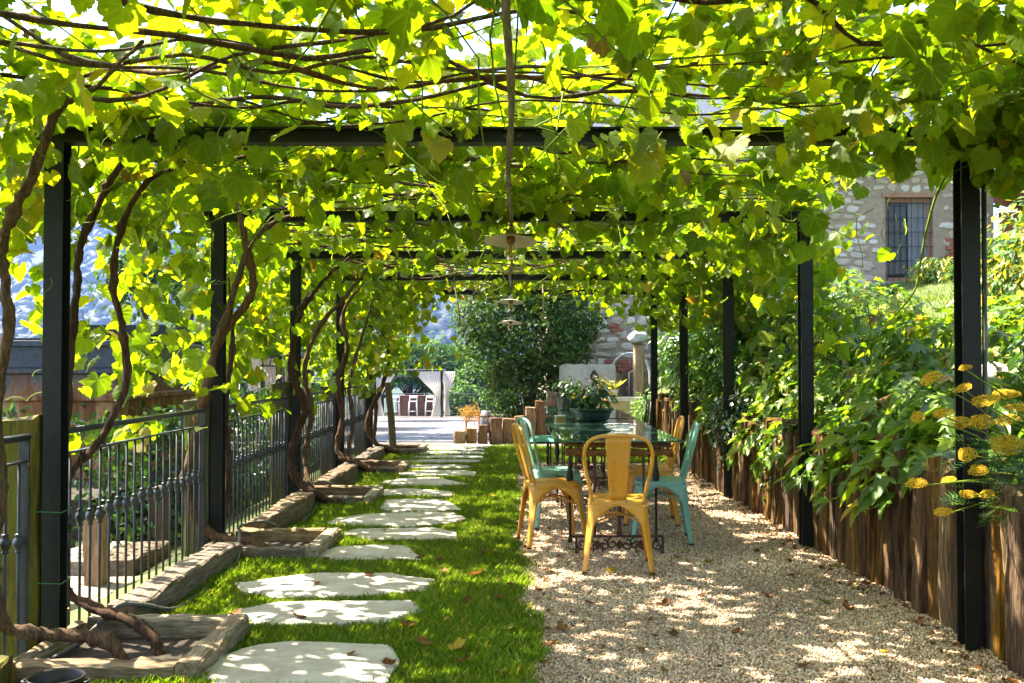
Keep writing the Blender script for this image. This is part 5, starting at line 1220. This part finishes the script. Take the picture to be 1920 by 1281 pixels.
# ------------------------------------------------------------------ plants of the bank
BG = [(.09, .175, .018), (.12, .21, .02), (.165, .25, .022), (.065, .13, .016), (.21, .27, .025)]
BLEAF = [one_leaf_mesh('leaf', PALM_HI[i % 4], BG[i % 5], 'bank_leaf') for i in range(8)]
def palmate_plant(x, y, h, rad, n, nsep, label, size=.17):
    z0 = float(bank_h(np.array([x]), np.array([y]))[0]) - .02
    t_ = thing('leafy_plant', label, 'plant', (x, y, z0), 0, 'large-leaved plants on the bank')
    a = rng.uniform(0, 6.28, n); q = np.sqrt(rng.random(n)); rr = rad * q
    P_ = np.stack([np.cos(a) * rr, np.sin(a) * rr, h * (1 - .55 * q ** 2.2) * rng.uniform(.55, 1.08, n)], -1)
    over = (x + P_[:, 0]) < 2.25; P_[over, 2] -= (2.25 - (x + P_[over, 0])) * 1.05
    nr = norm(np.stack([np.cos(a) * q * .75, np.sin(a) * q * .75, np.ones(n) * .8], -1) + rng.normal(0, .28, (n, 3))); tip = np.stack([np.cos(a), np.sin(a), -.35 + 0 * a], -1) + rng.normal(0, .35, (n, 3)) + np.array([-.45, -.2, 0])
    Rr = frames(nr, tip); s_ = size * rng.uniform(.5, 1.25, n); tt = pick(BG + [(.34, .22, .03), (.16, .07, .02)], n, .18, [.22, .22, .2, .16, .15, .035, .015])
    order = np.argsort(P_[:, 0] + P_[:, 1] * 1.0 - P_[:, 2] * .5); sep = order[:nsep]; rest = order[nsep:]
    for i in sep:
        o = bpy.data.objects.new('leaf', BLEAF[rng.integers(0, 8)]); link(o, t_); o.matrix_local = Matrix.Translation(Vector(P_[i])) @ Matrix(Rr[i].tolist()).to_4x4() @ Matrix.Scale(float(s_[i]), 4)
    o = put('foliage', inst_mesh('foliage', PALM, P_[rest], Rr[rest], s_[rest], tt[rest], 'bank_leaf', True), t_)
    mb = MB()
    for i in order[::3]:
        e = Vector(P_[i]); mb.tube([(e.x * .2, e.y * .2, 0), (e.x * .6, e.y * .6, e.z * .7), e], [.005, .004, .0025], 4, False)
    o = mb.build('stems', 'green_stem', t_, True); o['kind'] = 'stuff'
pl_ = [(2.55, 5.35, .42, .42, 120, 'leafy plant overhanging the timbers just behind the nearest right post'), (2.75, 5.95, .60, .50, 150, 'leafy plant with wide leaves between the two nearest right posts'),
       (2.62, 6.65, .52, .50, 150, 'leafy plant drooping low over the timbers before the second right post'), (3.05, 7.2, .85, .62, 200, 'tall leafy plant behind the second right post'),
       (2.65, 7.75, .55, .52, 150, 'leafy plant right behind the second right post at the timber edge'), (2.75, 8.6, .58, .55, 160, 'leafy plant between the second and third right posts'),
       (3.3, 9.0, .95, .75, 240, 'leafy plant high on the bank below the house wall'), (2.62, 9.5, .55, .5, 150, 'leafy plant at the third right post'),
       (3.15, 10.4, .95, .75, 230, 'leafy plant on the bank beyond the third right post'), (3.7, 6.6, .75, .65, 190, 'leafy plant on the bank before the grass slope'),
       (3.95, 8.0, .8, .75, 210, 'leafy plant on the bank at the foot of the grass slope'), (2.50, 12.4, .68, .42, 150, 'bushy leafy plant at the fourth right post, hanging to the chairs'),
       (2.72, 13.6, .75, .45, 130, 'leafy plant beside the wooden gate'), (3.9, 11.8, .95, .9, 240, 'leafy plant near the brick patch of the house'), (2.95, 4.75, .55, .45, 120, 'leafy plant behind the yellow yarrow')]
for k_, (yy_, lb_) in enumerate(((5.7, 'drooping leafy plant over the timber tops left of the yarrow'), (6.25, 'drooping leafy plant over the timbers, second from the yarrow'), (7.0, 'drooping leafy plant hanging right at the second right post'), (7.95, 'drooping leafy plant over the timbers behind the second right post'), (8.9, 'drooping leafy plant hanging low between the second and third right posts'), (10.9, 'drooping leafy plant near the turquoise chair back'))):
    pl_.append((2.36, yy_, .30, .40, 90, lb_))
for q in pl_: palmate_plant(*q[:4], int(q[4] * 1.8), 14, q[5], .124 * random.uniform(.85, 1.12))
# feathery shrubs
def fine_shrub(name, label, c, rad, n, size, cols, hang=0, flowers=0, cat='shrub', shapes=None, nm='small_leaf'):
    z0 = c[2] - rad[2]; t_ = thing(name, label, cat, (c[0], c[1], z0))
    o = bushy(None, 'foliage', c, rad, n, size, cols, shapes or DART, nm, .5, .25, .5, noise_amp=.45); loc_par(o, t_)
    mb = MB()
    for k in range(12):
        a = random.uniform(0, 6.28); mb.tube([(0, 0, 0), (rad[0] * .4 * math.cos(a), rad[1] * .4 * math.sin(a), rad[2]), (rad[0] * .8 * math.cos(a), rad[1] * .8 * math.sin(a), rad[2] * 1.6)], [.008, .006, .002], 4)
    o = mb.build('stems', 'green_stem', t_); o['kind'] = 'stuff'
    for k in range(flowers):
        d = Vector(norm(rng.normal(size=3))); d.y = -abs(d.y); d.x = -abs(d.x); mb = MB()
        for a in range(5): mb.add([(0, 0, 0), (.018 * math.cos(a * 1.257 - .4), .018 * math.sin(a * 1.257 - .4), .004), (.024 * math.cos(a * 1.257), .024 * math.sin(a * 1.257), .006), (.018 * math.cos(a * 1.257 + .4), .018 * math.sin(a * 1.257 + .4), .004)], [(0, 1, 2, 3)])
        mb.build('blossom', 'flower_white', t_, False, (d.x * rad[0] * .98, d.y * rad[1] * .98, rad[2] + d.z * rad[2]), (1.2, 0, random.uniform(-1, 0)))
fine_shrub('feathery_shrub', 'light green feathery shrub between the third and fourth right posts', (2.55, 11.3, 1.35), (.42, .50, .60), 6500, .075, [(.08, .17, .03), (.11, .22, .035), (.06, .13, .025)])
fine_shrub('jasmine_shrub', 'dark trailing shrub with small white flowers hanging over the timbers', (2.28, 10.0, .72), (.30, .85, .52), 5200, .055, [(.022, .055, .018), (.03, .075, .02)], 0, 26)
fine_shrub('trailing_herb', 'thin trailing herb hanging over the timbers before the third right post', (2.20, 8.35, .48), (.16, .55, .40), 1500, .05, [(.03, .07, .02), (.05, .10, .025)])
fine_shrub('broad_bush', 'bright bush filling the bank edge beyond the fourth right post', (2.75, 14.6, 1.1), (.45, .7, .65), 3200, .09, [(.08, .16, .03), (.11, .20, .03)], 0, 0, 'bush', OVAL)
fine_shrub('corner_bush', 'bush at the corner of the bank behind the tall gate post', (2.9, 16.7, 1.3), (.5, .7, .75), 2800, .10, [(.06, .13, .025), (.09, .17, .03)], 0, 0, 'bush', OVAL)
fine_shrub('light_bush', 'pale green feathery bush by the stone trough', (2.12, 15.3, .42), (.26, .35, .45), 2200, .07, [(.12, .22, .05), (.16, .27, .06)])
fine_shrub('goldenrod_bush', 'bush with yellow flower sprays high on the bank at the right edge', (4.65, 8.6, 1.95), (.75, .7, .75), 6000, .085, [(.07, .15, .03), (.10, .19, .03), (.42, .34, .02)], 0, 0, 'bush')
fine_shrub('flower_bed_bush', 'low yellow-flowered bush below the barred window', (7.75, 17.6, 2.90), (.75, .45, .28), 2200, .085, [(.11, .19, .03), (.45, .38, .02), (.14, .23, .03)], 0, 0, 'bush')
fine_shrub('green_bush', 'dense green bush on the bank at the right edge behind the nearest post', (3.35, 5.5, 1.35), (.52, .55, .55), 3600, .08, [(.05, .12, .03), (.08, .16, .03)], 0, 0, 'bush')
v = IV * np.array([.14, .12, .09]) * (1 + .1 * np.random.default_rng(8).normal(size=(len(IV), 1))); mb = MB(); mb.add(v, [tuple(f) for f in IF])
tag(mb.build('boulder', 'boulder', None, True, (3.10, 6.35, 1.20), (.3, .2, .5)), 'pale sunlit boulder on the bank right of the nearest post', 'boulder')
# grass on the slope
n = 26000; x_ = rng.uniform(3.2, 12, n); y_ = rng.uniform(8, 18.7, n); p = np.stack([x_, y_, bank_h(x_, y_) - .01], -1)
a = rng.uniform(0, 6.28, n); tip = np.stack([np.cos(a) * .35, np.sin(a) * .35, np.ones(n)], -1); nr = np.stack([np.cos(a), np.sin(a), .3 + 0 * a], -1)
tag(put('slope_grass', inst_mesh('slope_grass', [dart(.06, .2)], p, frames(nr, tip), rng.uniform(.05, .12, n), pick([(.14, .23, .03), (.19, .28, .035), (.25, .29, .07)], n), 'grass_blade')), 'sunlit grass on the slope below the house', 'grass', kind='stuff')
# yarrow with flat yellow heads
def head_mesh(i):
    r = np.random.default_rng(1300 + i); v0, f0 = ico(); mb = MB(); n = 170
    for k in range(n):
        q = math.sqrt((k + .5) / n); a = k * 2.399; c = np.array([math.cos(a) * q, math.sin(a) * q * .85, .20 * (1 - q * q) + r.normal(0, .035)]) * np.array([1 + .12 * math.sin(3 * a + i), 1, 1]); s_ = r.uniform(.05, .075)
        mb.add([tuple(c + s_ * vv * np.array([1, 1, .8])) for vv in v0], [tuple(f) for f in f0])
    mb.tube([(0, 0, -.34), (0, 0, -.1), (0, 0, .05)], [.05, .07, .25], 6)
    return mb.mesh('flower_head', 'flower_yellow')
HM = [head_mesh(i) for i in range(3)]
def feather():
    pts = [(0, 0)]; V = []; Fc = []
    def tri(a, b, c): k = len(V); V.extend([a, b, c]); Fc.append((k, k + 1, k + 2))
    tri((-.012, 0, 0), (.012, 0, 0), (0, 1, -.25))
    for k in range(10):
        y = .12 + k * .085; L = .20 * math.sin(.5 + k * .26); z = -.25 * y * y
        for s_ in (-1, 1): tri((0, y - .034, z), (0, y + .034, z), (s_ * L, y + .10, z + .03))
    V = np.array(V, float); return V, np.array(Fc), V * np.array([1, 1, 0])
FEA = [feather()]
heads = [(1745, 710, 44), (1810, 690, 28), (1806, 728, 34), (1846, 752, 46), (1884, 740, 44), (1720, 782, 34), (1768, 776, 44), (1800, 792, 34), (1838, 792, 42), (1888, 788, 44), (1886, 834, 56), (1716, 906, 38), (1776, 900, 28), (1812, 852, 44), (1832, 882, 34), (1766, 960, 34), (1812, 926, 28), (1848, 926, 30), (1905, 765, 40)]
for g_, (lb, sel) in enumerate((('yellow yarrow plant with flat flower heads in front of the nearest right post', [0, 2, 5, 6, 7, 11, 12, 13, 15]), ('yellow yarrow plant with flat flower heads cut by the right edge', [1, 3, 4, 8, 9, 10, 14, 16, 17, 18]))):
    bx0 = Vector((2.32, 4.32 if g_ else 4.6, .62)); t_ = thing('yarrow_plant', lb, 'yarrow', bx0, 0, 'yarrow at the timber edge')
    for k in sel:
        px, py, w = heads[k]; Y_ = 4.15 + .25 * random.random(); c = P(px, py, Y_) - bx0; r_ = w * Y_ / F * .5
        d = Vector((-.45 + random.uniform(-.5, .4), -.5 + random.uniform(-.5, .3), 1)).normalized()
        if k in (5, 13): d = Vector((-1, -.3, .35)).normalized()
        if k in (10,): d = Vector((-.2, -1, -.1)).normalized()
        h_ = put('flower_head', HM[k % 3], t_, c, d.to_track_quat('Z', 'Y').to_euler(), (r_ * 1.12, r_ * random.uniform(.75, 1.1), r_ * random.uniform(1.0, 1.5)))
        e = c - d * r_ * .3; mb = MB(); mb.tube(spline([Vector((random.uniform(-.03, .08), random.uniform(-.05, .05), 0)), Vector((e.x * .45 + .05, e.y * .5, max(.05, e.z * .6 + .05))), e], 5), .0035, 5); mb.build('stem', 'green_stem', t_, True)
    n = 170; a = rng.uniform(0, 6.28, n); q = rng.uniform(.0, .24, n); pos = np.stack([np.cos(a) * q + .02, np.sin(a) * q * 1.4, rng.uniform(-.02, .30, n)], -1)
    tip = np.stack([np.cos(a) - .4, np.sin(a) - .2, rng.uniform(-.3, .9, n)], -1); nr = norm(np.stack([-np.cos(a) * .2, -np.sin(a) * .2, np.ones(n)], -1) + rng.normal(0, .3, (n, 3)))
    put('foliage', inst_mesh('foliage', FEA, pos, frames(nr, tip), rng.uniform(.10, .22, n), pick([(.07, .15, .045), (.10, .19, .06)], n), 'small_leaf'), t_)

# ------------------------------------------------------------------ lawn grass and gravel
def inside(polys, x, y, shrink=.975):
    m = np.zeros(len(x), bool)
    for poly in polys:
        P_ = np.array(poly); c = P_.mean(0); P_ = c + (P_ - c) * shrink; j = len(P_) - 1; r = np.zeros(len(x), bool)
        for i in range(len(P_)):
            a, b = P_[i], P_[j]; q = ((a[1] > y) != (b[1] > y)) & (x < (b[0] - a[0]) * (y - a[1]) / (b[1] - a[1] + 1e-12) + a[0]); r ^= q; j = i
        m |= r
    return m
boxes = [[(-2.1, 4.03 + 2.515 * i), (-1.26, 4.03 + 2.515 * i), (-1.26, 4.80 + 2.515 * i), (-2.1, 4.80 + 2.515 * i)] for i in range(5)]
ed = np.array(edge)
def blades(n, y0, y1, x0, x1, h0, h1, w):
    x_ = rng.uniform(x0, x1, n); y_ = rng.uniform(y0, y1, n)
    lim = np.where(y_ < 12.8, np.interp(y_, ed[:, 1], ed[:, 0]) + .02 * rng.normal(size=n) + .10 * (vnoise(np.stack([x_ * 0, y_, y_ * 0], -1), 5) - .5) + .10 * (vnoise(np.stack([x_ * 0 + 4, y_, y_ * 0], -1), 1.6) - .5), 2.15)
    keep = (x_ < lim) & ~(inside(stone_polys, x_, y_, .93) | inside(stone_polys, x_, y_, .99) & (rng.random(n) < .8)) & ~inside(boxes, x_, y_); x_, y_ = x_[keep], y_[keep]; n = len(x_)
    a = rng.uniform(0, 6.28, n); b = a + rng.normal(0, .6, n); tl_ = rng.uniform(.15, .8, n)
    tip = np.stack([np.cos(a) * tl_, np.sin(a) * tl_, np.ones(n)], -1); nr = np.stack([np.cos(b), np.sin(b), .2 + 0 * a], -1)
    pos = np.stack([x_, y_, np.full(n, -.012)], -1); big = vnoise(pos, 2.2)
    c = pick([(.12, .20, .012), (.155, .245, .014), (.20, .285, .018), (.085, .15, .012), (.34, .30, .09)], n, .18, [.28, .3, .2, .14, .08]) * (.80 + .4 * big)[:, None]
    return pos, frames(nr, tip), rng.uniform(h0, h1, n) * (.75 + .5 * big), c
B = [blades(62000, 3.3, 6.2, -2.0, .16, .030, .060, 0), blades(46000, 6.2, 9.5, -2.0, .16, .032, .062, 0), blades(30000, 9.5, 13, -2.0, .16, .035, .065, 0), blades(22000, 12.8, 15.5, -2.0, 2.15, .04, .07, 0)]
bl = [dart(.060, .35), dart(.05, .15), dart(.07, .5)]
me = inst_mesh('grass', bl, *[np.concatenate([b[k] for b in B]) for k in range(4)], 'grass_blade')
tag(put('grass', me), 'short green lawn grass growing around the stepping stones', 'grass', kind='stuff')
# pebbles
v0 = np.array([(1, 0, 0), (-1, 0, 0), (0, 1, 0), (0, -1, 0), (0, 0, .75), (0, 0, -.75)], float); f0 = np.array([(0, 2, 4), (2, 1, 4), (1, 3, 4), (3, 0, 4), (2, 0, 5), (1, 2, 5), (3, 1, 5), (0, 3, 5)])
PB = []
for i in range(4):
    r = np.random.default_rng(i + 60); vv = v0 * (1 + r.normal(0, .2, (6, 3))); PB.append((vv, f0, vv * 0))
def peb(n, y0, y1, s0, s1):
    x_ = rng.uniform(.0, 2.17, n); y_ = rng.uniform(y0, y1, n); keep = x_ > np.interp(y_, ed[:, 1], ed[:, 0]) - .04 * rng.random(n); x_, y_ = x_[keep], y_[keep]; n = len(x_)
    s_ = rng.uniform(s0, s1, n); q = norm(rng.normal(size=(n, 3))); t_ = norm(rng.normal(size=(n, 3)))
    return np.stack([x_, y_, -.006 + s_ * .25 + .004 * vnoise(np.stack([x_, y_, y_ * 0], -1), 3)], -1), frames(q, t_), s_, pick([(.48, .34, .225), (.57, .43, .30), (.37, .245, .15), (.68, .57, .45), (.25, .16, .10)], n, .12, [.32, .28, .2, .12, .08]) * (.82 + .55 * vnoise(np.stack([x_, y_, y_ * 0], -1), 1.4) * (.6 + .8 * vnoise(np.stack([x_, y_, y_ * 0 + 9], -1), 5)))[:, None]
B = [peb(47000, 3.4, 5.6, .004, .0088), peb(28000, 5.6, 8.2, .005, .0100), peb(12000, 8.2, 13, .007, .012)]
me = inst_mesh('gravel', PB, *[np.concatenate([b[k] for b in B]) for k in range(4)], 'pebble', True)
tag(put('gravel', me), 'pale beige fine gravel under the table and chairs', 'gravel', kind='stuff')

# ------------------------------------------------------------------ fallen leaves
DC = [(.16, .055, .022), (.22, .10, .04), (.12, .045, .02), (.40, .28, .03), (.17, .19, .03)]
def curled(i):
    V, f, uv = lobed(half, True, 1400 + i, 0, 0); V = V.copy(); r = np.random.default_rng(i)
    V[:, 2] = .55 * V[:, 0] ** 2 + .45 * (V[:, 1] - .35) ** 2 + .10 * np.sin(V[:, 0] * 9 + i) * np.abs(V[:, 0]) + r.normal(0, .02, len(V)); V[:, 2] -= V[:, 2].min(); return V, f, uv
FL = [one_leaf_mesh('fallen_leaf', curled(i), DC[i % 5], 'dry_leaf') for i in range(10)]
fl = [(1240, 1132, 2), (1270, 1047, 4), (1158, 1108, 3), (1100, 1130, 0), (1200, 1220, 1), (1385, 1182, 0), (1330, 1055, 4), (1440, 1118, 0), (1560, 1063, 3), (1650, 1222, 3), (1720, 1170, 1), (1540, 1130, 4), (1480, 1080, 2), (1060, 1180, 1), (1015, 1108, 0), (1300, 950, 0), (1150, 1072, 3), (1590, 1140, 2), (1420, 1035, 2), (1740, 1110, 1), (1070, 1030, 4), (1500, 1250, 1), (1265, 1190, 2),
      (960, 1105, 0), (930, 1130, 1), (880, 1135, 2), (800, 1215, 1), (860, 1225, 3), (870, 1250, 1), (905, 1045, 0), (820, 1058, 1), (925, 935, 3), (835, 1080, 1), (790, 1055, 2), (990, 1025, 0), (420, 1068, 0), (440, 1160, 1), (610, 1055, 2), (760, 1180, 0), (950, 1190, 4), (840, 1170, 3), (935, 1270, 4), (895, 1085, 1),
      (660, 1235, 0), (600, 1100, 0), (560, 1165, 2), (720, 1000, 1), (690, 1085, 0), (730, 1255, 2)]
for i, (px, py, c) in enumerate(fl):
    q = G(px, py); k = [j for j in range(10) if j % 5 == c][i % 2]
    on_st = bool(inside(stone_polys, np.array([q.x]), np.array([q.y]))[0]); on_gr = q.x > .1
    si = [j for j in range(len(stone_polys)) if inside([stone_polys[j]], np.array([q.x]), np.array([q.y]))[0]]
    lb = ('small dry fallen vine leaf lying on the %s stepping stone from the camera' % ordn[si[0]]) if on_st else (('yellowish fallen vine leaf lying on the gravel' if c > 2 else 'curled brown fallen vine leaf lying on the gravel') if on_gr else ('yellowish fallen vine leaf lying in the grass' if c > 2 else 'curled brown fallen vine leaf lying in the grass'))
    o = put('fallen_leaf', FL[k], None, (q.x, q.y, .026 if on_st else (.006 if on_gr else .028)), (random.uniform(-.35, .35), random.uniform(-.35, .35), random.uniform(0, 6.28)))
    s_ = random.uniform(.036, .066); o.scale = (s_, s_ * random.uniform(.7, 1), s_); tag(o, lb, 'leaf', 'fallen leaves on the stepping stones' if on_st else lb.replace('leaf', 'leaves').replace('curled ', ''))

n = 620; side = rng.random(n); x_ = np.where(side < .62, 2.10 - np.abs(rng.normal(0, .10, n)), np.where(side < .8, .10 + np.abs(rng.normal(0, .12, n)), rng.uniform(.1, 2.1, n))); y_ = rng.uniform(3.5, 12.5, n)
bits = [(v_ * np.array([1, .8, 1]), f_, u_) for v_, f_, u_ in (curled(20), curled(21), oval(.28, fold=.5, curl=-.5))]; bits = [(v_[:, :] if len(v_) < 20 else v_, f_, u_) for v_, f_, u_ in bits]
me = inst_mesh('leaf_litter', [bits[0], bits[1]], np.stack([x_, y_, np.full(n, .004)], -1), frames(norm(rng.normal(0, .35, (n, 3)) + np.array([0, 0, 1])), rng.normal(size=(n, 3))), rng.uniform(.010, .032, n), pick(DC[:3] + [(.30, .22, .06)], n, .2), 'dry_leaf', True)
tag(put('leaf_litter', me), 'scattered crumbs of dry leaves on the gravel and along the timber wall', 'leaf litter', kind='stuff')

# ------------------------------------------------------------------ haze between the garden and the hill
mb = MB(); mb.box(-1700, 1700, -320, 1800, -62, 330); o = mb.build('haze', None)
t = T('haze_air'); v = t.n('VolumePrincipled'); t.set(v, 'Color', (.30, .48, 1.0)); t.set(v, 'Density', .00030); t.set(v, 'Anisotropy', .1)
t.t.links.new(v.outputs[0], t.out.inputs['Volume']); o.data.materials.append(t.m); tag(o, 'pale blue haze between the garden and the hill', 'haze', kind='stuff')
